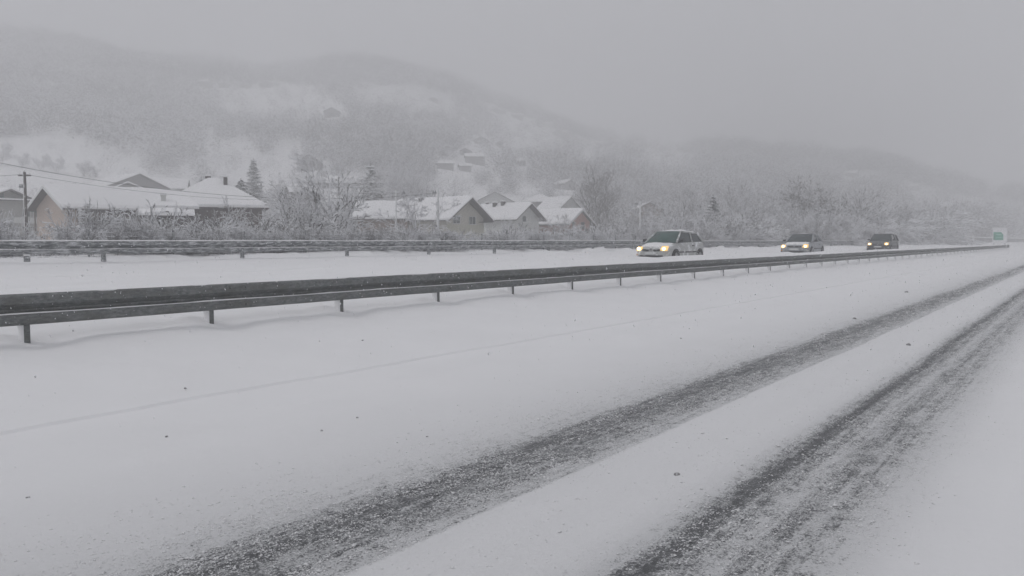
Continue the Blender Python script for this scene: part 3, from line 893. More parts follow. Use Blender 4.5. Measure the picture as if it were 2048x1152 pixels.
def chimney(parent, x, y, z0, z1, w, mat):
    mb = MB(); mb.box(x - w / 2, x + w / 2, y - w / 2, y + w / 2, z0, z1)
    mb.box(x - w / 2 - 0.05, x + w / 2 + 0.05, y - w / 2 - 0.05, y + w / 2 + 0.05, z1 - 0.1, z1 + 0.003)
    ch = mb.build('chimney', mat, parent)
    mb = MB(); mb.box(x - w / 2 - 0.07, x + w / 2 + 0.07, y - w / 2 - 0.07, y + w / 2 + 0.07, z1 + 0.006, z1 + 0.20)
    mb.build('snow_cap', M['snow'], ch, bevel=0.06)

def house(label, peak, Z, phi, W, L, rise, wall_m, ground=-2.7, oh=0.6, og=0.6, snow=0.30, windows=(), chimneys=(), verge=None, base_pt=None, bx=None, wallh=None, seed=0, group=None, snow_roof=True, roof_m=None):
    e = W / 2 + oh
    zr_rel = rise
    if base_pt is None:
        p = at(peak[0], peak[1], Z)
        rz = ridge_rz(phi, peak[0])
        u = Vector((-math.sin(rz), math.cos(rz), 0))
        org = p + u * og
        zpeak = p.z - (snow if snow_roof else 0)
        h_tot = zpeak - ground
        org.z = ground
    else:
        org = Vector(base_pt); rz = ridge_rz(phi, bx or 1024); h_tot = wallh + rise
    ho = empty('house', org, rz, label, 'house', group)
    if base_pt is None:
        SEEN.append((peak[0] + (math.sin(R(phi)) * L * 0.5) * F / Z, (W * abs(math.cos(R(phi))) + L * abs(math.sin(R(phi)))) * 0.5 * F / Z, peak[1] + rise * F / Z * 1.5, Z))
    zr = h_tot
    sl = rise / (W / 2 + oh)
    zw = zr - sl * W / 2 - 0.12       # wall top at the eaves
    ze = zr - rise
    mb = MB()
    hw = W / 2
    mb.add([(-hw, 0, -1.5), (hw, 0, -1.5), (hw, 0, zw), (0, 0, zr - 0.12), (-hw, 0, zw), (-hw, L, -1.5), (hw, L, -1.5), (hw, L, zw), (0, L, zr - 0.12), (-hw, L, zw)],
           [(0, 1, 2, 3, 4), (9, 8, 7, 6, 5), (1, 6, 7, 2), (5, 0, 4, 9), (2, 7, 8, 3), (4, 3, 8, 9), (0, 5, 6, 1)])
    mb.build('wall', wall_m, ho)
    mb = MB()
    t = 0.14
    for s in (-1, 1):
        mb.add([(0, -og, zr), (s * e, -og, ze), (s * e, L + og, ze), (0, L + og, zr), (0, -og, zr - t), (s * e, -og, ze - t), (s * e, L + og, ze - t), (0, L + og, zr - t)],
               [(0, 1, 2, 3), (7, 6, 5, 4), (0, 4, 5, 1), (1, 5, 6, 2), (2, 6, 7, 3)] if s > 0 else [(3, 2, 1, 0), (4, 5, 6, 7), (1, 5, 4, 0), (2, 6, 5, 1), (3, 7, 6, 2)])
    rf = mb.build('roof', roof_m or M['tile_edge'], ho)
    if snow_roof:
        roof_snow('roof_snow', e, zr + 0.003, ze + 0.003, -og - 0.02, L + og + 0.02, snow, rf, seed)
    if verge:
        mb = MB()
        for s in (-1, 1):
            mb.add([(0, -og - 0.05, zr + 0.02), (s * (e + 0.03), -og - 0.05, ze + 0.02), (s * (e + 0.03), -og - 0.02, ze + 0.02), (0, -og - 0.02, zr + 0.02),
                    (0, -og - 0.05, zr - 0.24), (s * (e + 0.03), -og - 0.05, ze - 0.24), (s * (e + 0.03), -og - 0.02, ze - 0.24), (0, -og - 0.02, zr - 0.24)],
                   [(0, 1, 2, 3), (7, 6, 5, 4), (0, 4, 5, 1), (1, 5, 6, 2), (2, 6, 7, 3)])
        mb.build('bargeboard', verge, rf)
    for wd in windows:
        window(ho, *wd[:5], W, L, wd[5] if len(wd) > 5 else M['white_paint'])
    for (cx, cy, ch_, cw) in chimneys:
        zb = zr - abs(cx) * sl
        chimney(ho, cx, cy, zb - 0.3, zb + ch_, cw, M['tile_edge'])
    return ho, dict(zr=zr, zw=zw, ze=ze, W=W, L=L)

def zl(py, Z, ground=-2.7):
    """height above the house ground of picture row py at depth Z"""
    return at(1024, py, Z).z - ground

# --- the peach house by the timber pole
h1, g1 = house('long two-storey peach house with snowy roof, right beside the timber pole', (85, 364), 74, 66, 6.4, 12.8, 2.15, M['plaster_peach'], oh=0.45, og=0.8, snow=0.34, seed=1,
               windows=[('g', 0.95, zl(479, 75), 0.75, 1.5 * 0.62, M['pipe_brown'])], verge=M['white_paint'])
W, L = 6.4, 12.8
mb = MB(); mb.box(W / 2 + 0.004, W / 2 + 0.03, 0.7, L - 0.3, zl(449, 74), g1['zw'] - 0.05); mb.build('brick_wall', M['brick_dark'], h1)
mb = MB(); mb.box(W / 2 + 0.0, W / 2 + 1.5, 0.02, 7.0, -1, zl(456, 74)); tw = mb.build('terrace_wall', M['plaster_pink'], h1)
mb = MB(); mb.box(W / 2 + 0.03, W / 2 + 1.6, 0.0, 7.1, zl(456, 74) + 0.003, zl(456, 74) + 0.16); mb.build('terrace_snow', M['snow'], tw, bevel=0.05)
mb = MB()
zt_ = zl(456, 74) + 0.16
for k in range(36):
    y_ = 0.3 + k * 0.19
    mb.box(W / 2 + 1.40, W / 2 + 1.43, y_, y_ + 0.03, zt_, zt_ + 0.85)
mb.box(W / 2 + 1.38, W / 2 + 1.45, 0.25, 7.0, zt_ + 0.85, zt_ + 0.90)
mb.build('balcony_railing', M['plaster_grey'], h1)
mb = MB(); mb.box(W / 2 + 0.5, W / 2 + 0.68, 0.55, 0.73, zl(457, 74), g1['ze'] - 0.02); mb.build('porch_post', M['white_paint'], h1)
for (xx, m_) in ((-W / 2 - 0.12, M['pipe_brown']), (W / 2 + 0.14, M['pipe_brown'])):
    mb = MB(); mb.tube((xx, -0.1, 1.2 if xx < 0 else zl(452, 74)), (xx, -0.1, g1['ze'] - 0.2), 0.07, k=8)
    if xx > 0:
        mb.tube((xx, -0.1, zl(452, 74)), (xx - 0.55, -0.12, zl(457, 74)), 0.07, k=8); mb.tube((xx - 0.55, -0.12, zl(457, 74)), (xx - 0.55, -0.12, 0), 0.07, k=8)
    mb.build('drainpipe', m_, h1)
mb = MB(); mb.tube((-W / 2 - 0.5, -0.3, g1['ze'] - 0.10), (-W / 2 - 0.5, L, g1['ze'] - 0.10), 0.08, k=8); mb.build('gutter', M['teal_paint'], h1)
mb = MB(); mb.box(W / 2 + 0.03, W / 2 + 0.06, 1.9, 2.8, zl(452, 74), zl(425, 74)); mb.build('door', M['pipe_brown'], h1)

# --- the house behind the pole
h0, g0 = house('grey house with timber gable, cut by the left edge behind the timber pole', (22, 373), 92, -22, 8.0, 9, 2.0, M['plaster_grey'], oh=0.7, og=0.9, snow=0.28, seed=2,
               windows=[('g', -0.9, zl(394, 92), 0.8, 0.55, M['teal_paint']), ('g', 1.9, zl(432, 92), 0.75, 0.9), ('g', 3.1, zl(432, 92), 0.75, 0.9)])
mb = MB(); mb.box(-4.4, 4.4, -0.95, -0.01, zl(401, 92), zl(400, 92) + 0.02); lg = mb.build('ledge', M['dark_wood'], h0)
mb = MB(); mb.box(-4.45, 4.45, -1.0, -0.015, zl(400, 92) + 0.024, zl(400, 92) + 0.20); mb.build('ledge_snow', M['snow'], lg, bevel=0.06)
mb = MB(); mb.box(0.2, 3.6, -0.6, -0.004, zl(446, 92), zl(434, 92)); mb.build('balcony', M['plaster_white'], h0)
house('snowy roof with dark gable peeping out between the timber pole and the peach house', (66, 392), 108, 118, 8.0, 8, 2.0, M['wall_dark'], oh=0.6, og=0.5, seed=3)

# --- hip roofed house
def hip_house(label, cx, Z, eave_y, rise, Wd, Dp, ridge, wall_m, phi=0, ground=-2.7, snow=0.30, group=None, base=None):
    if base is None:
        SEEN.append((cx, Wd / 2 * F / Z, eave_y, Z)); p = at(cx, eave_y, Z); ze = p.z - ground; org = Vector((p.x, p.y, ground))
    else:
        org, ze = base
    rz = ridge_rz(phi, cx)
    ho = empty('house', org, rz, label, 'house', group)
    mb = MB(); mb.box(-Wd / 2 + 0.6, Wd / 2 - 0.6, 0.6, Dp - 0.6, -1.5, ze); mb.build('wall', wall_m, ho)
    def hip(mb, z, ex, t, top):
        a, b = -Wd / 2 - ex, Wd / 2 + ex
        c, d = -ex, Dp + ex
        r0_ = (-ridge / 2, Dp / 2, z + rise + t); r1_ = (ridge / 2, Dp / 2, z + rise + t)
        mb.add([(a, c, z), (b, c, z), (b, d, z), (a, d, z), (a, c, z + top), (b, c, z + top), (b, d, z + top), (a, d, z + top), r0_, r1_],
               [(3, 2, 1, 0), (0, 1, 5, 4), (1, 2, 6, 5), (2, 3, 7, 6), (3, 0, 4, 7), (4, 5, 9, 8), (5, 6, 9), (6, 7, 8, 9), (7, 4, 8)])
    mb = MB(); hip(mb, ze - 0.15, 0.0, 0.0, 0.12); rf = mb.build('roof', M['tile_edge'], ho)
    mb = MB(); hip(mb, ze - 0.02, 0.03, snow * 0.8, snow); mb.build('roof_snow', M['snow'], rf, bevel=0.07)
    return ho, ze
h2, z2 = hip_house('low house with wide pyramid roof and tall thin chimney, right of the peach house', 428, 78, 414, 2.95, 10.2, 8.4, 0.9, M['brick_dark'])
p_ = 78 / F
mb = MB(); cx_, cy_ = 1.15, 3.2
mb.box(cx_ - 0.19, cx_ + 0.19, cy_ - 0.19, cy_ + 0.19, z2 + 1.8, z2 + 3.15); ch = mb.build('chimney', M['tile_edge'], h2)
mb = MB(); mb.box(cx_ - 0.5, cx_ + 0.25, cy_ - 0.3, cy_ + 0.3, z2 + 3.155, z2 + 3.30); mb.build('snow_cap', M['snow'], ch, bevel=0.05)
chimney(h2, -0.5, 4.6, z2 + 2.2, z2 + 3.28, 0.5, M['tile_edge'])
h2b, z2b = hip_house('low annexe roof with a short pale chimney, between the peach house and the pyramid roof', 352, 73, 417, 1.25, 3.9, 7.0, 2.0, M['brick_dark'])
chimney(h2b, -1.05, 1.4, z2b + 0.3, z2b + 1.25, 0.42, M['plaster_white'])
pc = at(334, 431, 68)
pr_ = empty('porch', (pc.x, pc.y, -2.7), ridge_rz(0, 334), 'snow covered lean-to porch with white panels in front of the annexe', 'porch')
zc = pc.z + 2.7
mb = MB()
n_ = 12
vs = []
for i in range(n_ + 1):
    u = -2.25 + 4.5 * i / n_
    hgt = 0.42 * (1 - (abs(u) / 2.35) ** 3) + 0.06
    vs += [(u, -0.1, zc), (u, -0.1, zc + hgt * 0.7), (u, 1.2, zc + hgt * 1.5), (u, 2.4, zc + 0.65), (u, 2.4, zc)]
fs = [(i * 5 + j, i * 5 + (j + 1) % 5, (i + 1) * 5 + (j + 1) % 5, (i + 1) * 5 + j) for i in range(n_) for j in range(5)] + [(0, 1, 2, 3, 4)[::-1], tuple(n_ * 5 + j for j in range(5))]
mb.add(vs, fs); mb.build('roof_snow', M['snow'], pr_, smooth=False)
mb = MB(); mb.box(-2.2, 2.2, 0.0, 2.3, zc - 0.14, zc - 0.004); mb.build('roof', M['dark_wood'], pr_)
mb = MB(); mb.box(-2.1, 2.1, 1.6, 2.2, -1, zc - 0.15); mb.build('wall', M['brick_dark'], pr_)
mb = MB(); mb.box(-1.5, -0.75, 1.5, 1.59, zc - 1.3, zc - 0.3); mb.box(-0.72, 0.0, 1.5, 1.59, zc - 1.3, zc - 0.3); mb.build('white_panel', M['white_paint'], pr_)
for u in (-2.0, 0.2, 2.0):
    mb = MB(); mb.box(u - 0.06, u + 0.06, 0.1, 0.22, -1, zc - 0.15); mb.build('post', M['dark_wood'], pr_)

# --- middle group
house('low house with a wide snowy roof between the big bare tree and the thin pole', (828, 401), 104, -86, 7.0, 6.2, 2.2, M['wall_brown'], oh=0.6, og=0.6, snow=0.30, seed=4, chimneys=[(0.2, 5.4, 0.55, 0.4)])
h4, g4 = house('beige house with two windows in its gable, right of the white concrete pole', (945, 390), 100, -50, 7.2, 10.6, 2.85, M['plaster_beige'], oh=0.75, og=1.15, snow=0.32, seed=5,
      windows=[('g', -1.75, zl(447, 100), 1.25, 0.95), ('g', 1.30, zl(448, 100), 1.25, 0.95)], chimneys=[(-0.7, 7.0, 0.55, 0.45)])
mb = MB(); mb.box(-3.6 - 0.004, 3.6 + 0.004, -0.03, -0.004, -1, zl(449.5, 100)); mb.build('plinth_wall', simple('plaster_yellow', (0.42, 0.41, 0.335), 0.9, 0.1, 0.8), h4)
mb = MB(); mb.box(2.6, 4.3, -1.0, 0.3, zl(444, 100), zl(443, 100)); mb.build('balcony_roof', M['dark_wood'], h4)
house('grey house with two dark chimneys on its ridge, second gable from the beige house', (1064, 403), 118, -50, 5.6, 8.8, 2.45, M['plaster_white'], oh=0.7, og=1.0, snow=0.28, seed=6,
      windows=[('g', -0.6, zl(443, 118), 0.8, 0.8)], chimneys=[(-0.5, 4.3, 0.75, 0.5), (-0.7, 5.8, 0.75, 0.5), (0.0, 7.9, 0.35, 0.45)])
house('small red house with white bargeboards, at the right end of the row of gables', (1166, 415), 124, -55, 5.4, 7.6, 2.35, M['plaster_red'], oh=0.95, og=0.55, snow=0.28, seed=7, verge=M['white_paint'],
      windows=[('g', 0.7, zl(457, 124), 0.8, 0.95, M['wall_dark']), ('g', -1.8, zl(456, 124), 0.5, 0.9, M['wall_dark'])])
# --- second line of houses
house('broad dark grey gable house above the peach house roof', (280, 345), 175, -28, 16.0, 12, 3.6, M['wall_dark'], ground=0, oh=0.6, og=0.7, snow=0.25, seed=8)
house('small gable dormered shed in front of the broad dark gable, above the peach house', (256, 362), 168, 5, 6.5, 4, 1.6, M['wall_dark'], ground=0, oh=0.3, og=0.3, snow=0.3, seed=9)
house('pale barn with a long snowy roof right of the broad dark gable', (378, 356), 190, -84, 8.0, 10, 2.6, M['plaster_grey'], ground=0, oh=0.5, og=0.5, snow=0.3, seed=10)
house('long pale building with small windows above the roof of the peach house', (130, 344), 215, -82, 9.0, 17, 1.8, M['plaster_beige'], ground=3, oh=0.3, og=0.4, snow=0.3, seed=11,
      windows=[('l', y_, 6.6 + 0.0, 1.2, 1.2, M['wall_dark']) for y_ in (1.8, 5.0, 8.2, 11.4)])
house('grey gable house seen over the beige house, between it and the chimneyed roof', (990, 382), 205, -5, 11.0, 9, 3.2, M['plaster_white'], ground=0, oh=0.7, og=0.6, snow=0.12, seed=12)
hip_house('pale house with a pointed snowy pyramid roof above the chimneyed roof', 1080, 200, 404, 2.0, 9.4, 9.0, 0.8, M['wall_dark'], ground=0)
house('grey house with a steep snowy roof left of the tall dark poplars', (1143, 391), 190, -42, 7.0, 8, 3.2, M['plaster_grey'], ground=0, oh=0.5, og=0.6, snow=0.3, seed=13)
house('red-brown tiled gable beside the lamp post, half hidden by bare trees', (1300, 403), 165, -12, 5.4, 7, 1.6, M['wall_brown'], ground=0, oh=0.5, og=0.4, snow=0.12, seed=14, snow_roof=True)
house('tall grey gable house standing behind the top of the big bare tree', (618, 304), 240, 4, 7.0, 9, 3.0, M['wall_dark'], ground=12, oh=0.4, og=0.5, snow=0.3, seed=15)
house('long low snowy roof between the big bare tree and the conifer', (737, 352), 215, -86, 8.0, 13.5, 1.9, M['wall_dark'], ground=3, oh=0.5, og=0.5, snow=0.35, seed=16)
house('small white shed roof at the foot of the conifer', (763, 380), 150, -84, 4.0, 4.5, 1.0, M['wall_dark'], ground=0, oh=0.3, og=0.3, snow=0.35, seed=17)
house('small pale roof left of the big bare tree, below the snowy conifer', (522, 360), 200, -84, 6, 5, 1.3, M['wall_dark'], ground=3, oh=0.3, og=0.3, snow=0.35, seed=18)
house('snowy lean-to roof touching the left side of the big bare tree', (572, 367), 150, 80, 6, 5, 1.5, M['wall_dark'], ground=0, oh=0.3, og=0.3, snow=0.3, seed=19)

# --- houses scattered over the hillside
HILL = [  # base x, base y, width in the picture, ridge direction, wall, label
    (410, 172, 34, -70, 'wall_dark', 'leftmost of the faint houses near the foggy hilltop'),
    (448, 176, 26, 10, 'wall_dark', 'faint gable just right of the leftmost hilltop house'),
    (487, 177, 26, 20, 'plaster_grey', 'faint pale gable in the middle of the hilltop row'),
    (533, 176, 28, -8, 'wall_dark', 'rightmost faint gable of the hilltop row'),
    (866, 205, 20, 10, 'wall_dark', 'tiny hut at the right end of the high white field'),
    (663, 235, 40, 6, 'wall_dark', 'dark-roofed house alone in the woods above the big bare tree'),
    (927, 253, 22, -15, 'wall_dark', 'small gable above the wide hipped house on the slope'),
    (962, 292, 36, 6, 'wall_dark', 'wide hipped house, largest on the middle of the slope'),
    (992, 226, 20, 25, 'wall_dark', 'small dark hut first on the ridge line from the left'),
    (1006, 229, 17, -40, 'wall_dark', 'low shed touching the first hut on the ridge line'),
    (1034, 237, 26, 80, 'wall_dark', 'long low house on the ridge, left half of a pair'),
    (1062, 237, 17, 10, 'plaster_grey', 'pale end house of the pair on the ridge'),
    (1095, 254, 24, 80, 'plaster_white', 'pale house on the ridge just left of the sharp dark gable'),
    (1116, 273, 28, 25, 'wall_dark', 'dark house with a sharp gable on the ridge line'),
    (1000, 294, 18, -10, 'wall_dark', 'tiny gable right of the wide hipped house'),
    (930, 312, 26, 12, 'wall_dark', 'small dark gable below the wide hipped house'),
    (950, 326, 48, 85, 'wall_dark', 'long low shed with a white roof on the middle slope'),
    (890, 337, 40, 82, 'wall_dark', 'long dark shed below and left of the long white-roofed shed'),
    (930, 342, 28, 80, 'wall_dark', 'small shed under the long white-roofed shed'),
    (1202, 293, 26, 82, 'wall_dark', 'long part of the dark farm on the ridge'),
    (1215, 293, 18, 20, 'wall_dark', 'gabled part of the dark farm on the ridge'),
    (1240, 290, 16, -30, 'wall_dark', 'small hut right of the dark farm on the ridge'),
    (1284, 296, 26, -20, 'plaster_grey', 'faint house right of the dark farm, almost lost in fog'),
    (1375, 299, 30, -80, 'wall_dark', 'white-roofed house under the dark clump on the ridge'),
    (1703, 352, 28, -72, 'wall_dark', 'white-roofed house high on the right slope'),
    (1825, 378, 28, -72, 'wall_dark', 'white-roofed house on the right slope, below and right of the other'),
    (1985, 378, 24, -80, 'wall_dark', 'faintest house at the right edge of the slope'),
    (1880, 422, 48, -84, 'wall_brown', 'long white-roofed farm at the foot of the right slope'),
    (1140, 380, 30, -40, 'wall_dark', 'grey gable in the trees behind the tall poplars'),
    (1040, 330, 22, 70, 'wall_dark', 'low hut on the white strip right of the long sheds'),
    (40, 96, 30, 40, 'wall_dark', 'ghostly roof in the fog at the top left')]
hill_pts = []
for i, (bx_, by_, wpx, phi, wm, lab) in enumerate(HILL):
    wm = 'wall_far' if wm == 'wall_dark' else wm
    p, Z = hit(bx_, by_)
    while Z > 820 and by_ < 470:
        by_ += 2
        p, Z = hit(bx_, by_)
    wid = 0.86 * wpx * Z / F
    long_side = abs(phi) > 60
    if long_side:
        L_ = wid * 0.92; W_ = max(3.6, wid * 0.62)
    else:
        W_ = wid / math.cos(R(phi)) * 0.86; L_ = W_ * 1.2
    ri = W_ * 0.27
    u = ridge_rz(phi, bx_); uv = Vector((-math.sin(u), math.cos(u), 0))
    org = p.copy()
    if long_side:
        org = p - uv * (L_ / 2)
    org.z = p.z - 0.3
    hh = (2.4 if wid > 7 else 1.8) if long_side else (3.0 if wid > 7 else 2.3)
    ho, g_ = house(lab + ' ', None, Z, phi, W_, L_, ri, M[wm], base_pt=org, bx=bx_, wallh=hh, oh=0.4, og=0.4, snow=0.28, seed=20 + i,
          windows=[('g', 0, 1.1, 0.9, 1.0, M['wall_dark'])] if not long_side else ())
    ho['label'] = lab; ho['group'] = 'houses scattered over the hillside'
    hill_pts.append((bx_, by_, wpx)); SEEN.append((bx_, wpx * 0.35, by_ - 5, Z + 10000))

# ================================================================ POLES, WIRES, FENCE
def pole(label, x, top_y, Z, r, mat, arm=None, name='utility_pole', cat='utility pole'):
    p = at(x, top_y, Z)
    gz = float(terrain(np.array([p.x]), np.array([p.y]))[0]) - 0.3
    o = empty(name, (p.x, p.y, gz), ridge_rz(0), label, cat)
    H_ = p.z - gz
    mb = MB(); mb.tube((0, 0, 0), (0, 0, H_), r * 1.25, r * 0.8, 12); mb.build('shaft', mat, o, smooth=True)
    mb = MB(); mb.tube((-r * 0.75, -0.01, 0.2), (-r * 0.6, -0.01, H_ * 0.99), r * 0.75, r * 0.55, 8); mb.build('blown_snow', M['snow'], o, smooth=True)
    return o, p, H_
pt, ptop, HT = pole('brown timber utility pole in front of the grey house at far left', 49, 344, 55, 0.105, M['timber_pole'])
mb = MB(); mb.box(-0.42, 0.42, -0.06, 0.06, HT - 0.28, HT - 0.20); ca = mb.build('crossarm', M['timber_pole'], pt)
for xx in (-0.36, 0.0, 0.36):
    mb = MB(); mb.tube((xx, 0, HT - 0.2 if xx else HT), (xx, 0, HT - 0.06 if xx else HT + 0.12), 0.03, 0.02, 8); mb.build('insulator', M['white_paint'], ca, smooth=True)
mb = MB(); mb.box(-0.35, -0.12, -0.12, 0.02, HT - 1.1, HT - 0.85); mb.build('junction_box', M['far_steel'], pt, bevel=0.02)
pa, patop, HA = pole('white concrete utility pole standing in front of the beige house roof', 876, 378, 62, 0.10, M['concrete_pole'])
mb = MB(); mb.box(-0.42, 0.02, -0.05, 0.05, HA - 0.34, HA - 0.26); ca = mb.build('crossarm', M['far_steel'], pa)
for xx in (-0.38, -0.2):
    mb = MB(); mb.tube((xx, 0, HA - 0.26), (xx, 0, HA - 0.12), 0.03, 0.02, 8); mb.build('insulator', M['wire'], ca, smooth=True)
mb = MB(); mb.box(-0.30, -0.1, -0.1, 0.08, HA - 2.95, HA - 2.75); mb.build('junction_box', M['wall_dark'], pa, bevel=0.02)
pb, pbtop, HB = pole('thin dark pole left of the white concrete pole', 792, 380, 82, 0.075, M['concrete_pole'])
mb = MB(); mb.box(-0.55, 0.0, -0.03, 0.03, HB - 0.34, HB - 0.28); mb.build('crossarm', M['far_steel'], pb)
pl, pltop, HL = pole('thin white lamp post left of the nearest car', 1281, 402, 84, 0.075, M['concrete_pole'], name='lamp_post', cat='lamp post')
mb = MB(); mb.tube((0, 0, HL - 0.35), (-0.3, 0, HL - 0.28), 0.025, k=6); mb.box(-0.62, -0.28, -0.08, 0.08, HL - 0.34, HL - 0.24); mb.build('lamp_head', M['far_steel'], pl)
mb = MB(); mb.tube((0.06, 0, HL - 0.1), (0.1, 0, HL - 0.4), 0.03, k=6); mb.build('bracket', M['far_steel'], pl)

def wire(label, a, b, sag, r=0.011):
    a, b = Vector(a), Vector(b)
    pts = []
    for i in range(33):
        t = i / 32
        p = a.lerp(b, t); p.z -= sag * 4 * t * (1 - t)
        pts.append(p)
    mb = MB(); mb.path(pts, r, 5)
    tag(mb.build('power_cable', M['wire'], None), label, 'cable', 'cables between the poles')
wire('cable leaving the timber pole towards the thin pole, crossing the pyramid roof', ptop + Vector((0, 0, -0.15)), pbtop + Vector((0, 0, -0.3)), 1.2)
wire('cable leaving the timber pole for the left edge of the picture', ptop + Vector((0, 0, -0.15)), at(-380, 350, 62), 0.3)
wire('sloping cable from the upper left edge across the peach house roof', at(-420, 225, 40), patop + Vector((-0.1, 0.1, -0.3)), 1.9, 0.012)
wire('short cable between the thin pole and the white concrete pole', pbtop + Vector((0, 0, -0.3)), patop + Vector((0, 0, -0.35)), 0.2)

FZ = 0.35
fn = empty('wire_fence', (0, 0, FZ), 0, 'snow crusted wire mesh fence seen through the gap under the far guardrail', 'fence')
FY = 22.3
mb = MB()
def gz_(x, y): return float(terrain(np.array([x]), np.array([y]))[0])
nx_ = np.arange(6, 90, 1.25)
for lv in np.arange(0.12, 1.45, 0.11):
    for a, b in zip(nx_[:-1], nx_[1:]):
        mb.tube((a, FY, -0.15 + lv), (b, FY, -0.15 + lv), 0.005, k=4, cap=False)
for x in np.arange(6, 89, 0.17):
    mb.tube((x, FY + 0.01, -0.2), (x, FY + 0.01, 1.22), 0.003, k=3, cap=False)
tag(mb.build('wire_mesh', M['fence_wire'], fn))
for x in np.arange(6, 90, 2.5):
    mb = MB(); mb.tube((x, FY + 0.05, -0.5), (x, FY + 0.05, 1.26), 0.025, k=6); mb.build('post', M['far_steel'], fn)

# round sign seen from behind, and a marker board beside the fence
p = at(228, 464, 31)
rs_ = empty('round_sign', (p.x, p.y, gz_(p.x, p.y) - 0.2), ridge_rz(0), 'small round grey sign seen from behind among the shrubs beside the peach house', 'road sign')
zz = p.z - rs_.location.z
mb = MB(); mb.tube((0, 0.02, 0), (0, 0.02, zz + 0.1), 0.02, k=8); mb.build('post', M['concrete_pole'], rs_)
mb = MB(); mb.tube((0, 0.03, zz), (0, 0.05, zz), 0.13, 0.13, 24); mb.build('disc', M['wall_dark'], rs_)
p = atY(54, 521, 21.4)
mk_ = empty('marker_post', (p.x, p.y, 0.3), 0, 'short grey marker post under the left end of the far guardrail', 'marker post')
mb = MB(); mb.box(-0.07, 0.07, -0.03, 0.03, 0, 0.62); mb.build('post', M['far_steel'], mk_, bevel=0.01)
mb = MB(); mb.box(-0.075, 0.075, -0.035, 0.035, 0.62, 0.66); mb.build('snow_cap', M['snow'], mk_, bevel=0.015)

# ================================================================ TREES
def nrm(v):
    return v / (np.linalg.norm(v) + 1e-9)

def grow(seed, stems, spread, length, levels, nchild, ratio, trop, jit, r0, nseg=(5, 4, 3, 2), ang=(0.5, 0.9), start=0.25, lean=0.0):
    rg = np.random.default_rng(seed)
    segs = []
    def br(p, d, ln, r, lv):
        ns = nseg[min(lv, len(nseg) - 1)]
        pts = [p.copy()]
        dd = d.copy()
        for i in range(ns):
            dd = nrm(dd + rg.normal(0, jit, 3) + np.array([0, 0, trop[min(lv, len(trop) - 1)]]))
            p2 = pts[-1] + dd * ln / ns
            ra = r * (1 - 0.75 * i / ns); rb = r * (1 - 0.75 * (i + 1) / ns)
            segs.append((*pts[-1], *p2, ra, rb, lv))
            pts.append(p2)
        if lv < levels:
            nc = nchild[lv]
            for c in range(nc):
                t = start + (1 - start) * (c + rg.random()) / nc
                i = min(ns - 1, int(t * ns)); f = t * ns - i
                q = pts[i] * (1 - f) + pts[i + 1] * f
                ax = nrm(pts[i + 1] - pts[i])
                s_ = nrm(np.cross(ax, rg.normal(0, 1, 3)))
                a = rg.uniform(*ang)
                nd = nrm(ax * math.cos(a) + s_ * math.sin(a))
                br(q, nd, ln * ratio[lv] * (1.15 - 0.55 * t) * rg.uniform(0.75, 1.2), max(0.004, r * 0.45 * (1 - 0.5 * t)), lv + 1)
    for k in range(stems):
        th = 2 * math.pi * (k + rg.random() * 0.6) / stems
        a = spread * rg.uniform(0.35, 1.0) if stems > 1 else lean
        d = np.array([math.sin(a) * math.cos(th), math.sin(a) * math.sin(th), math.cos(a)])
        br(np.array([0.12 * math.cos(th) * (stems > 1), 0.12 * math.sin(th) * (stems > 1), -0.3]), d, length * rg.uniform(0.8, 1.1), r0, 0)
    return np.array(segs)

WIND = np.array([-0.42, -0.40, 0.78])

def seg_mesh(name, S_, mats, parent, snow_t=0.012, minr=0.008, bare=0.0, seed=0):
    if len(S_) == 0:
        return None
    rg = np.random.default_rng(seed)
    p0, p1 = S_[:, 0:3], S_[:, 3:6]
    ra, rb = np.maximum(S_[:, 6], minr), np.maximum(S_[:, 7], minr)
    d = p1 - p0
    d = d / (np.linalg.norm(d, axis=1, keepdims=True) + 1e-9)
    z = np.tile([0.02, 0.03, 1.0], (len(d), 1))
    side = np.cross(d, z); side /= (np.linalg.norm(side, axis=1, keepdims=True) + 1e-6)
    up = np.cross(side, d)
    flat = 1 - np.abs(d[:, 2:3])
    vs = []
    for p, r in ((p0, ra), (p1, rb)):
        r = r[:, None]
        vs += [p + up * (r + snow_t * (0.4 + flat)), p + side * (r * 1.1 + snow_t * 0.35), p - up * r * 0.7, p - side * (r * 1.1 + snow_t * 0.35)]
    V = np.stack(vs, 1)     # n,8,3
    n_ = len(S_)
    base = np.arange(n_)[:, None] * 8
    quads = np.array([[0, 4, 5, 1], [3, 7, 4, 0], [1, 5, 6, 2], [2, 6, 7, 3]])
    Fq = (base[:, None, :] + quads[None]).reshape(-1, 4)
    nn = np.stack([up + side, up - side, -up + side, -up - side], 1)
    nn /= np.linalg.norm(nn, axis=2, keepdims=True)
    snowy = (nn @ WIND) > -0.08
    snowy &= rg.random((n_, 4)) > 0.06
    if bare > 0:
        snowy &= rg.random((n_, 1)) > bare
    mi = np.where(snowy, 0, 1).reshape(-1)
    return np_mesh(name, V.reshape(-1, 3), Fq, mats, mi, parent=parent)

TW = [M['twig_snow'], M['frosted_twig']]
NEEDLE = [M['twig_snow'], M['needles']]

def make_plant(kind, segs, label, cat, mats=TW, snow_t=0.014, trunk_levels=0, minr=0.009, bare=0.0, crown='crown'):
    o = empty(kind, (0, 0, 0), 0, label, cat)
    lv = segs[:, 8]
    seg_mesh('trunk', segs[lv <= trunk_levels], [M['twig_snow'], M['bark']], o, snow_t, minr, bare)
    seg_mesh(crown, segs[lv > trunk_levels], mats, o, snow_t, minr, bare, seed=3)
    return o

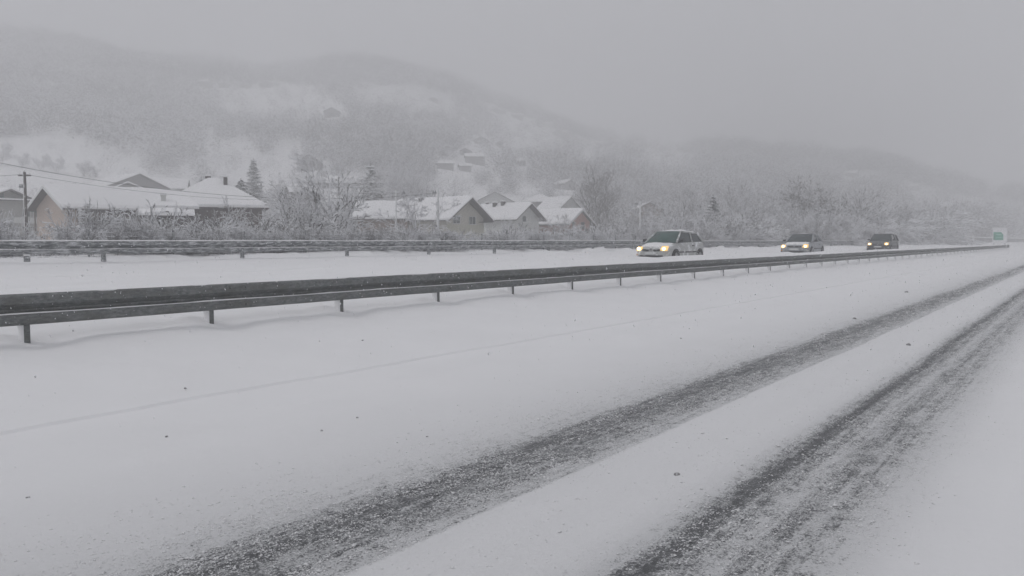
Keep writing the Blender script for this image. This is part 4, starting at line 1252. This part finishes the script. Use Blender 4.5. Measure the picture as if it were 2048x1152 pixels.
def conifer(seed, Hh, Wd):
    rg = np.random.default_rng(seed)
    S_ = [(0, 0, -0.3, 0, 0, Hh, 0.14, 0.02, 0)]
    zc_ = 0.08 * Hh
    while zc_ < Hh * 0.98:
        t = zc_ / Hh
        ln = Wd / 2 * (1 - t) ** 0.85 + 0.12
        for k in range(9):
            th = rg.random() * 6.283
            l2 = ln * rg.uniform(0.7, 1.1)
            d = np.array([math.cos(th), math.sin(th), -0.28 + 0.5 * t])
            a = np.array([0, 0, zc_ + rg.uniform(-0.1, 0.1)])
            b = a + d * l2
            S_.append((*a, *b, 0.05, 0.03, 1))
            for j in range(7):
                f = (j + 0.5) / 7
                q = a + (b - a) * f
                s_ = 1 if j % 2 else -1
                e_ = q + np.array([-math.sin(th) * s_ * 0.7 + math.cos(th) * 0.6, math.cos(th) * s_ * 0.7 + math.sin(th) * 0.6, -0.25]) * (0.42 * ln * (1 - 0.6 * f) + 0.08)
                S_.append((*q, *e_, 0.045, 0.02, 2))
        zc_ += 0.028 * Hh + 0.05
    return np.array(S_)

protos = {}
protos['shrubA'] = grow(11, 12, 1.10, 2.6, 3, (15, 11, 3), (0.65, 0.60, 0.42), (-0.04, -0.07, -0.08, -0.04), 0.07, 0.012, (8, 6, 4, 2), ang=(0.3, 0.75))
protos['shrubB'] = grow(12, 14, 0.85, 2.4, 3, (14, 11, 3), (0.60, 0.55, 0.42), (0.01, -0.04, -0.07, -0.04), 0.08, 0.011, (8, 6, 4, 2), ang=(0.3, 0.75))
protos['shrubC'] = grow(13, 12, 1.20, 2.8, 3, (15, 11, 3), (0.62, 0.58, 0.42), (-0.05, -0.09, -0.10, -0.05), 0.06, 0.012, (9, 6, 4, 2), ang=(0.3, 0.75))
protos['shrubD'] = grow(14, 15, 0.7, 2.2, 2, (14, 10), (0.55, 0.5), (0.04, 0.02, -0.02), 0.08, 0.009, (7, 5, 3), ang=(0.3, 0.7))
protos['treeA'] = grow(26, 7, 0.85, 5.6, 3, (12, 9, 6), (0.55, 0.50, 0.45), (0.04, 0.02, 0.0, -0.03), 0.10, 0.14, (9, 6, 4, 2), start=0.18, ang=(0.35, 0.85))
protos['treeB'] = grow(22, 1, 0, 5.8, 4, (12, 7, 5, 4), (0.62, 0.5, 0.5, 0.5), (0.02, 0.06, 0.02, -0.04), 0.12, 0.10, (6, 5, 3, 2, 1), start=0.26, ang=(0.5, 0.95))
protos['treeC'] = grow(23, 3, 0.35, 5.0, 3, (13, 8, 6), (0.5, 0.5, 0.5), (0.06, 0.06, 0.02, -0.02), 0.13, 0.07, (6, 4, 3, 2), start=0.12)
protos['treeD'] = grow(24, 1, 0, 7.0, 3, (24, 9, 6), (0.34, 0.45, 0.5), (0.05, 0.16, 0.10, 0.04), 0.08, 0.12, (8, 4, 3, 2), start=0.10, ang=(0.4, 0.8))
protos['treeE'] = grow(25, 9, 1.05, 4.2, 3, (12, 8, 6), (0.55, 0.50, 0.5), (0.0, -0.02, -0.04, -0.05), 0.13, 0.05, (6, 4, 3, 2), start=0.15)
protos['fir'] = conifer(31, 7.0, 3.4)
protos['fir2'] = conifer(32, 6.0, 3.6)
protos['treeP'] = protos['treeD'].copy(); protos['treeQ'] = protos['treeC'].copy()
NOMH = dict(treeP=13.0, treeQ=7.0, shrubA=3.2, shrubB=3.4, shrubC=2.9, shrubD=3.0, treeA=8.3, treeB=7.5, treeC=7.0, treeD=13.0, treeE=4.8, fir=9.0, fir2=7.0)
PH = {}
for k_, v_ in protos.items():
    h_ = float(v_[:, 5].max())
    v_[:, :6] *= NOMH[k_] / h_
    PH[k_] = NOMH[k_]
    if k_ in ('treeD', 'treeP'): v_[:, 6:8] *= 1.5
first = {}

def plant(proto, x, y_top, pos, label, cat, group=None, name=None, rz=None, hs=1.0, zoff=0.0, dense=False):
    """pos = camera depth Z, or ('q', distance from the road axis); the height follows from the row of its top"""
    if isinstance(pos, tuple):
        d = ray(x, 481.5); Y_ = pos[1]; P = Vector((0, 0, EYE)) + d * (Y_ / d.y)
    else:
        P = at(x, 481.5, pos)
    dep = (P - Vector((0, 0, EYE))).dot(fw)
    ztop = EYE + (481.5 - y_top) / F * dep
    g = gz_(P.x, P.y) + zoff
    sc = max(0.3, (ztop - g) / PH[proto])
    if proto not in first:
        isfir = proto.startswith('fir')
        nm = name or ('shrub' if proto.startswith('shrub') else 'conifer' if isfir else 'bare_tree')
        o = make_plant(nm, protos[proto], label, cat, NEEDLE if isfir else [M['twig_snow'], M['bark']] if proto in ('treeP', 'treeQ', 'treeA') else TW, 0.030 if isfir else (0.015 if proto.startswith('shrub') else 0.014 if proto == 'treeA' else 0.013), 0, 0.0035 if proto.startswith('shrub') else 0.006, 0.08 if isfir else 0.55 if proto in ('treeP', 'treeQ') else 0.0)
        first[proto] = o
    else:
        o = copy_tree(first[proto])
        if name: o.name = name
    o.location = (P.x, P.y, g)
    o.rotation_euler = (0, 0, random.uniform(0, 6.28) if rz is None else rz)
    o.scale = (sc * hs, sc * hs, sc)
    o['label'] = label; o['category'] = cat
    if group: o['group'] = group
    elif 'group' in o: del o['group']
    return o

plant('treeA', 596, 306, 46, 'big spreading bare tree with several stems, tallest along the far guardrail', 'tree', rz=0.6, hs=1.15)
plant('treeE', 240, 394, 34, 'broad snow-laden bush tree hiding the right half of the peach house', 'tree', rz=1.0, hs=0.8)
plant('shrubC', 300, 436, 33, 'rounded snow-laden bush in front of the lean-to porch', 'shrub', rz=2.0, hs=1.2)
plant('treeC', 425, 392, 36, 'dense bare tree in front of the pyramid roof', 'tree', rz=0.2, hs=0.95)
plant('treeB', 836, 380, 56, 'upright bare tree with fan of fine branches between the two utility poles', 'tree', rz=0.9, hs=1.0)
plant('shrubB', 222, 392, 30.5, 'tall left lobe of the dense white thicket in front of the peach house', 'shrub', hs=0.62)
plant('shrubB', 256, 408, 31, 'right lobe of the dense white thicket in front of the peach house', 'shrub', hs=0.75)
plant('shrubB', 388, 420, 34, 'left lobe of the thicket below the pyramid roof chimney', 'shrub', hs=1.1)
plant('shrubA', 428, 400, 36, 'tall middle of the thicket below the pyramid roof chimney', 'shrub', hs=0.9)
plant('shrubC', 466, 416, 37, 'right lobe of the thicket below the pyramid roof chimney', 'shrub', hs=1.1)
plant('shrubB', -52, 392, 26, 'tall snowy bush cut by the left edge of the picture', 'shrub', hs=0.5)
plant('shrubB', -14, 418, 27, 'snow-bent bush at the left edge under the timber pole', 'shrub', hs=0.45)
plant('shrubB', 500, 420, 38, 'snowy bush left of the big spreading bare tree', 'shrub', hs=1.1)
plant('fir', 510, 318, 150, 'snowy conifer standing alone on the white field above the pyramid roof', 'conifer')
plant('fir2', 743, 327, 135, 'snowy conifer between the long low roof and the thin pole', 'conifer')
plant('fir', 406, 354, 120, 'small dark conifer touching the left slope of the pyramid roof', 'conifer', hs=0.8)
plant('fir2', 484, 357, 118, 'small dark conifer touching the right slope of the pyramid roof', 'conifer')
plant('fir', 1425, 390, 88, 'snowy conifer standing just right of the nearest car', 'conifer')
plant('treeP', 1180, 332, 150, 'tall dark poplar behind the red house, left one of a pair', 'tree', hs=1.5)
plant('treeP', 1212, 340, 152, 'tall dark poplar behind the red house, right one of a pair', 'tree', hs=1.5)
plant('treeP', 1195, 352, 146, 'shorter poplar in front of the pair of tall poplars', 'tree', hs=1.7)
plant('treeQ', 1640, 350, 118, 'large dark bare tree above the gap between second and third car', 'tree', hs=1.15)
plant('treeQ', 1612, 368, 114, 'smaller dark bare tree touching the left side of the large dark one', 'tree', hs=1.0)
plant('treeB', 1600, 372, 112, 'bare tree left of the large dark tree behind the second car', 'tree', hs=1.1)
plant('treeB', 700, 345, 120, 'hazy bare tree right behind the big spreading tree', 'tree', hs=1.1)
plant('treeD', 790, 318, 160, 'tall hazy bare tree above the thin pole', 'tree', hs=1.3)
plant('treeD', 822, 322, 168, 'tall hazy bare tree above the fan-shaped tree', 'tree', hs=1.3)
plant('treeB', 648, 300, 130, 'hazy tree rising behind the top of the big spreading tree', 'tree', hs=1.0)
for x_, y_, lab in ((50, 303, 'leftmost small tree on the white field above the long pale building'), (88, 306, 'second small tree on the white field above the long pale building'), (118, 312, 'third small tree on the white field above the long pale building'),
                    (172, 318, 'round-crowned small tree on the white field, left of a lower one'), (196, 330, 'low tree beside the round-crowned one on the white field'), (5, 280, 'dark bush tree on the white field at the left edge')):
    plant('treeC', x_, y_, 205, lab, 'tree', hs=1.3)

def top_profile(x):
    return np.interp(x, [-100, 0, 30, 50, 140, 165, 195, 260, 340, 420, 480, 540, 700, 780, 860, 940, 1040, 1120, 1200, 1260, 1330, 1420, 1500, 1560, 1640, 1720, 1790, 1830],
                     [405, 420, 455, 474, 474, 466, 440, 436, 448, 436, 430, 440, 445, 440, 448, 456, 448, 452, 450, 444, 430, 418, 424, 414, 402, 398, 420, 446])
ZONES = [(60, 'under the timber pole'), (130, 'below the peach gable'), (200, 'below the peach house terrace'), (270, 'beside the round grey sign'), (340, 'below the lean-to porch'), (400, 'below the left half of the pyramid roof'),
         (470, 'below the chimney of the pyramid roof'), (545, 'left of the big spreading bare tree'), (610, 'under the left half of the big spreading tree'), (680, 'under the right half of the big spreading tree'), (750, 'below the left end of the wide low roof'),
         (805, 'at the foot of the thin pole'), (870, 'under the fan-shaped tree'), (915, 'at the foot of the white concrete pole'), (965, 'below the shuttered windows of the beige house'), (1030, 'right of the beige house'), (1085, 'below the chimneyed roof'),
         (1140, 'between the chimneyed roof and the red house'), (1200, 'below the red house'), (1260, 'below the tall poplars'), (1310, 'beside the thin white lamp post'), (1370, 'behind the roof of the nearest car'), (1420, 'behind the tail of the nearest car'),
         (1470, 'just right of the snowy conifer'), (1530, 'midway between first and second car'), (1580, 'behind the bonnet of the second car'), (1650, 'behind the roof of the second car'), (1710, 'between the second and third cars'), (1770, 'behind the third car'), (1900, 'right of the third car')]
ROWS = ['low', 'taller', 'tallest']
LOOK = dict(shrubA='wide-spreading', shrubB='bushy', shrubC='drooping', shrubD='upright fine-twigged')
def zone(x, row, kind):
    for i_, (xe, nm_) in enumerate(ZONES):
        if x < xe:
            return 'snowy %s %s shrub %s' % (ROWS[row], LOOK[kind], nm_), 'snowy shrubs ' + nm_
kinds = ['shrubA', 'shrubB', 'shrubC', 'shrubD']
used = set()
for row, (q0, step, drop) in enumerate(((23.4, 24, 24), (26.5, 26, 10), (31.0, 30, 0))):
    x = -60 + 13 * row
    while x < 1812:
        xx = x + random.uniform(-9, 9)
        yt = float(top_profile(xx)) + drop + random.uniform(-5, 9)
        yt = min(yt, 474)
        if 36 < xx < 190:
            x += 30
            continue
        fat = 0.38 if -40 < xx < 175 else 0.6 if xx < 262 else 1.0
        for kd_ in random.sample(kinds, 4):
            lab, grp = zone(xx, row, kd_)
            if lab not in used:
                break
        if lab in used:
            lab = lab.replace('snowy ', 'snow-heavy ', 1)
        used.add(lab)
        plant(kd_, xx, yt, ('q', q0 + random.uniform(-0.7, 1.2)), lab, 'shrub', grp, hs=random.uniform(0.9, 1.35) * fat)
        x += step * (1.0 if x < 1000 else 0.72)
# bare trees standing behind the shrubs on the right
for k, (x_, yt, Z_) in enumerate([(1250, 412, 96), (1345, 418, 84), (1318, 400, 110), (1378, 398, 100), (1400, 420, 78), (1460, 402, 92), (1490, 388, 115), (1525, 400, 96), (1550, 380, 125), (1575, 410, 90), (1660, 396, 108),
                    (1690, 392, 104), (1715, 400, 112), (1740, 396, 118), (1765, 404, 122), (1788, 414, 118), (1680, 372, 140), (1730, 376, 150), (1440, 372, 140), (1500, 362, 150), (1372, 380, 140), (1545, 352, 170), (1470, 352, 175), (1780, 384, 160), (1120, 425, 105), (1015, 430, 92)]):
    kd_ = ['treeB', 'treeC', 'treeE', 'treeA'][k % 4]
    zn_ = [nm_ for xe, nm_ in ZONES if x_ < xe][0]
    lk_ = dict(treeB='single-stemmed', treeC='dense', treeE='low-branching', treeA='spreading')[kd_]
    sz_ = 'tall hazy' if Z_ > 130 else 'mid-height' if Z_ > 98 else 'near'
    plant(kd_, x_, yt, Z_, '%s %s snow-frosted tree %s' % (sz_, lk_, zn_.replace('behind', 'rising behind')), 'tree', 'snow-frosted trees behind the shrubs', hs=random.uniform(0.9, 1.15))
plant('treeE', 1096, 436, 72, 'low snowy tree in front of the long side of the red house', 'tree', hs=1.1)
plant('treeE', 1030, 446, 66, 'low snowy tree between the beige house and the chimneyed roof', 'tree', hs=1.0)
plant('treeC', 1146, 448, 74, 'low snowy tree below the left foot of the red gable', 'tree', hs=1.0)
# small saplings seen in the gap under the far guardrail
SAP = ['first from the left edge', 'below the peach wall', 'right of the round grey sign', 'left one of a close pair', 'right one of a close pair', 'dark upright one left of the mesh', 'in front of the wire mesh', 'right of the wire mesh',
       'below the left limbs of the big tree', 'below the trunk of the big tree', 'below the right limbs of the big tree', 'left of the thin pole', 'right of the white concrete pole', 'below the chimneyed roof']
for k, x_ in enumerate((130, 180, 232, 272, 288, 345, 366, 412, 556, 610, 655, 740, 905, 1005)):
    plant('shrubD', x_, 470, ('q', 22.6), 'thin sapling under the far guardrail, ' + SAP[k], 'sapling', 'saplings behind the far guardrail', name='sapling', hs=0.55)

# ================================================================ HILLSIDE WOODS (one mass)
rg = np.random.default_rng(99)
CLEAR = [  # ellipses in the picture where the slope lies open: centre, half width, half height
    (60, 300, 150, 26), (170, 322, 130, 22), (300, 343, 100, 12), (470, 315, 60, 34), (420, 290, 22, 26), (540, 330, 60, 16), (575, 305, 40, 14),
    (520, 205, 60, 16), (600, 190, 60, 12), (640, 215, 60, 10), (780, 186, 80, 12), (860, 198, 60, 9), (560, 178, 60, 10), (470, 200, 40, 10),
    (850, 238, 70, 4), (960, 268, 45, 5), (1030, 280, 50, 7), (950, 308, 50, 6), (960, 334, 60, 6), (1090, 278, 50, 12), (1040, 250, 40, 12), (1160, 285, 30, 5), (1230, 298, 50, 4),
    (940, 384, 60, 9), (1070, 380, 60, 8), (880, 376, 30, 14), (1350, 320, 55, 8), (1320, 300, 60, 6), (1720, 352, 45, 6), (1840, 385, 50, 7), (1870, 425, 80, 8), (1950, 400, 60, 6), (1790, 415, 40, 8),
    (1000, 394, 90, 5), (1180, 300, 30, 8)]
NT = 32000
aa = rg.uniform(R(-6), R(76), NT); r2 = np.sqrt(rg.uniform(105 ** 2, 660 ** 2, NT))
NX = 5000     # the belt of woods along the right slope
aa = np.concatenate([aa, rg.uniform(R(2.5), R(13), NX)]); r2 = np.concatenate([r2, np.sqrt(rg.uniform(140 ** 2, 600 ** 2, NX))]); NT += NX
tx, ty = r2 * np.cos(aa), r2 * np.sin(aa)
tz = terrain(tx, ty)
sx, sy, dep = proj(tx, ty, tz)
keep = (ty > 23.8) & (sx > -150) & (sx < 2250)
dn = fbm(tx / 55 + 40, ty / 55 + 40, 3)
keep &= (dn > -0.42) | (np.arange(NT) >= NT - NX)
luck = rg.random(NT) < 0.93
for up_ in (0.0, 3.5, 7.0):
    _, sy_, _ = proj(tx, ty, tz + up_)
    for (cx, cy, ax, ay) in CLEAR:
        w = ((sx - cx) / ax) ** 2 + ((sy_ - cy) / ay) ** 2
        keep &= ~((w < 1.0) & luck)
# a tree in front of a house stays only where its top is under the eaves
_, sy8, _ = proj(tx, ty, tz + 7.5)
for (hx, hw_, hy, hz_) in SEEN:
    far_ = hz_ > 9000          # on the hillside only the trees right in front of the house go
    hz_ = hz_ - 10000 * far_
    keep &= ~((np.abs(sx - hx) < hw_ + (1.5 if far_ else 2.8) * F / dep) & (dep < hz_ + 9) & (sy8 < hy) & (dep > (hz_ - 45 if far_ else 0)))
keep &= ~((dep < 128) & (sx < 1240))
tx, ty, tz, r2 = tx[keep], ty[keep], tz[keep], r2[keep]
sx = sx[keep]
nT = len(tx)
K = np.where(r2 < 270, 420, np.where(r2 < 400, 130, np.where(r2 < 520, 60, 100)))
tid = np.repeat(np.arange(nT), K)
nK = len(tid)
hgt = rg.uniform(4.5, 9, nT) * np.where(r2 > 540, 1.35, 1.0) * (1 + 0.5 * fbm(tx / 30, ty / 30, 2)); wid = hgt * rg.uniform(0.34, 0.55, nT)
fir = rg.random(nT) < 0.10
u = rg.normal(0, 1, (nK, 3)); u /= np.linalg.norm(u, axis=1, keepdims=True)
rad = rg.random(nK) ** 0.45
H_ = hgt[tid]; Wd_ = wid[tid]
zf_ = 0.5 + 0.5 * u[:, 2] * rad
fr_ = fir[tid]
shr = np.where(fr_, 1.15 * (1 - zf_) + 0.05, 1.0)
off = np.stack([u[:, 0] * rad * Wd_ * shr, u[:, 1] * rad * Wd_ * shr, H_ * (np.where(fr_, 0.02, 0.04) + np.where(fr_, 0.98, 0.96) * zf_)], -1)
P0 = np.stack([tx, ty, tz], -1)[tid] + off
dr = u * np.array([1, 1, 0.4]) + np.stack([rg.normal(0, 0.35, nK), rg.normal(0, 0.35, nK), np.where(fr_, -0.3, 0.9) * rg.random(nK)], -1)
dr /= np.linalg.norm(dr, axis=1, keepdims=True)
ln = rg.uniform(0.4, 1.2, nK) * np.where(r2[tid] < 270, 0.6, np.where(r2[tid] < 400, 0.9, 1.1))
wd = rg.uniform(0.05, 0.13, nK) * np.where(r2[tid] < 270, 0.42, np.where(r2[tid] < 400, 1.2, 1.9))
sd_ = np.cross(dr, rg.normal(0, 1, (nK, 3))); sd_ /= np.linalg.norm(sd_, axis=1, keepdims=True)
V = np.stack([P0 - sd_ * wd[:, None], P0 + sd_ * wd[:, None], P0 + dr * ln[:, None]], 1).reshape(-1, 3)
dark_bias = np.where(fr_, 0.42, 0.50 + 0.35 * fbm(tx / 40 + 9, ty / 40, 2)[tid] + rg.normal(0, 0.15, nT)[tid] - 0.14 * (r2[tid] > 520))
dark_bias = dark_bias + 0.42 * (zf_ - 0.55)
mi = (rg.random(nK) > dark_bias).astype(int)
# trunks
TB = np.stack([tx, ty, tz - 0.5], -1); nrt = r2 < 200; TB = TB[nrt]; tw_ = 0.06 + 0.006 * hgt[nrt]
sidev = np.array([rt.x, rt.y, 0.0])
TV = np.stack([TB - sidev * tw_[:, None], TB + sidev * tw_[:, None], TB + np.array([0, 0, 1.0]) * (hgt[nrt] * 0.75)[:, None]], 1).reshape(-1, 3)
TV2 = np.stack([TB - fwh.to_tuple() * tw_[:, None], TB + fwh.to_tuple() * tw_[:, None], TB + np.array([0, 0, 1.0]) * (hgt[nrt] * 0.75)[:, None]], 1).reshape(-1, 3)
V = np.concatenate([V, TV, TV2]); mi = np.concatenate([mi, np.ones(2 * len(TB), int)])
wood = np_mesh('hillside_woods', V, np.arange(len(V)).reshape(-1, 3), [M['twig_snow'], M['far_bark']], mi)
tag(wood, 'snow-frosted bare woods covering the foggy hillside', 'woods', kind='stuff')
print('wood trees', nT, 'tris', len(V) // 3)

# ================================================================ FALLING SNOW
NF = 15000
fx_ = rg.uniform(0.5, 45, NF); fy_ = rg.uniform(0.8, 22, NF); fz_ = rg.uniform(0.1, 1.28, NF)
fd = np.hypot(fx_, fy_)
ok = fd > 2.4
fx_, fy_, fz_, fd = fx_[ok], fy_[ok], fz_[ok], fd[ok]
nf = len(fx_)
a1 = np.array([0.30, 0.25, -0.92]) + rg.normal(0, 0.18, (nf, 3)); a1 /= np.linalg.norm(a1, axis=1, keepdims=True)
a2 = np.cross(a1, rg.normal(0, 1, (nf, 3))); a2 /= np.linalg.norm(a2, axis=1, keepdims=True)
a3 = np.cross(a1, a2)
sz = rg.uniform(0.0025, 0.006, nf) * np.clip(fd / 9, 0.35, 1) * (1 + (rg.random(nf) > 0.93) * 1.0)
cen = np.stack([fx_, fy_, fz_], -1)
el = rg.uniform(1.0, 2.2, nf)
Vf = np.stack([cen + a1 * (sz * el)[:, None], cen - a1 * (sz * el)[:, None], cen + a2 * sz[:, None], cen - a2 * sz[:, None], cen + a3 * sz[:, None], cen - a3 * sz[:, None]], 1)
oc = np.array([[0, 2, 4], [0, 4, 3], [0, 3, 5], [0, 5, 2], [1, 4, 2], [1, 3, 4], [1, 5, 3], [1, 2, 5]])
Ff = (np.arange(nf)[:, None, None] * 6 + oc[None]).reshape(-1, 3)
fs_ = np_mesh('falling_snow', Vf.reshape(-1, 3), Ff, [M['snowflake']])
tag(fs_, 'snowflakes falling over the motorway', 'snowfall', kind='stuff')

# ================================================================ HAZE
mb = MB(); mb.box(-1190, 1190, -1190, 1190, -13, 215)
hz = mb.build('haze', [], None)
hm = bpy.data.materials.new('haze'); hm.use_nodes = True
n = hm.node_tree; n.nodes.clear()
mo = n.nodes.new('ShaderNodeOutputMaterial'); pv = n.nodes.new('ShaderNodeVolumePrincipled')
pv.inputs['Color'].default_value = (0.935, 0.935, 0.943, 1)
pv.inputs['Density'].default_value = 0.0042
n.links.new(pv.outputs[0], mo.inputs['Volume'])
hz.data.materials.append(hm)
tag(hz, 'snowy fog filling the valley', 'haze', kind='stuff')
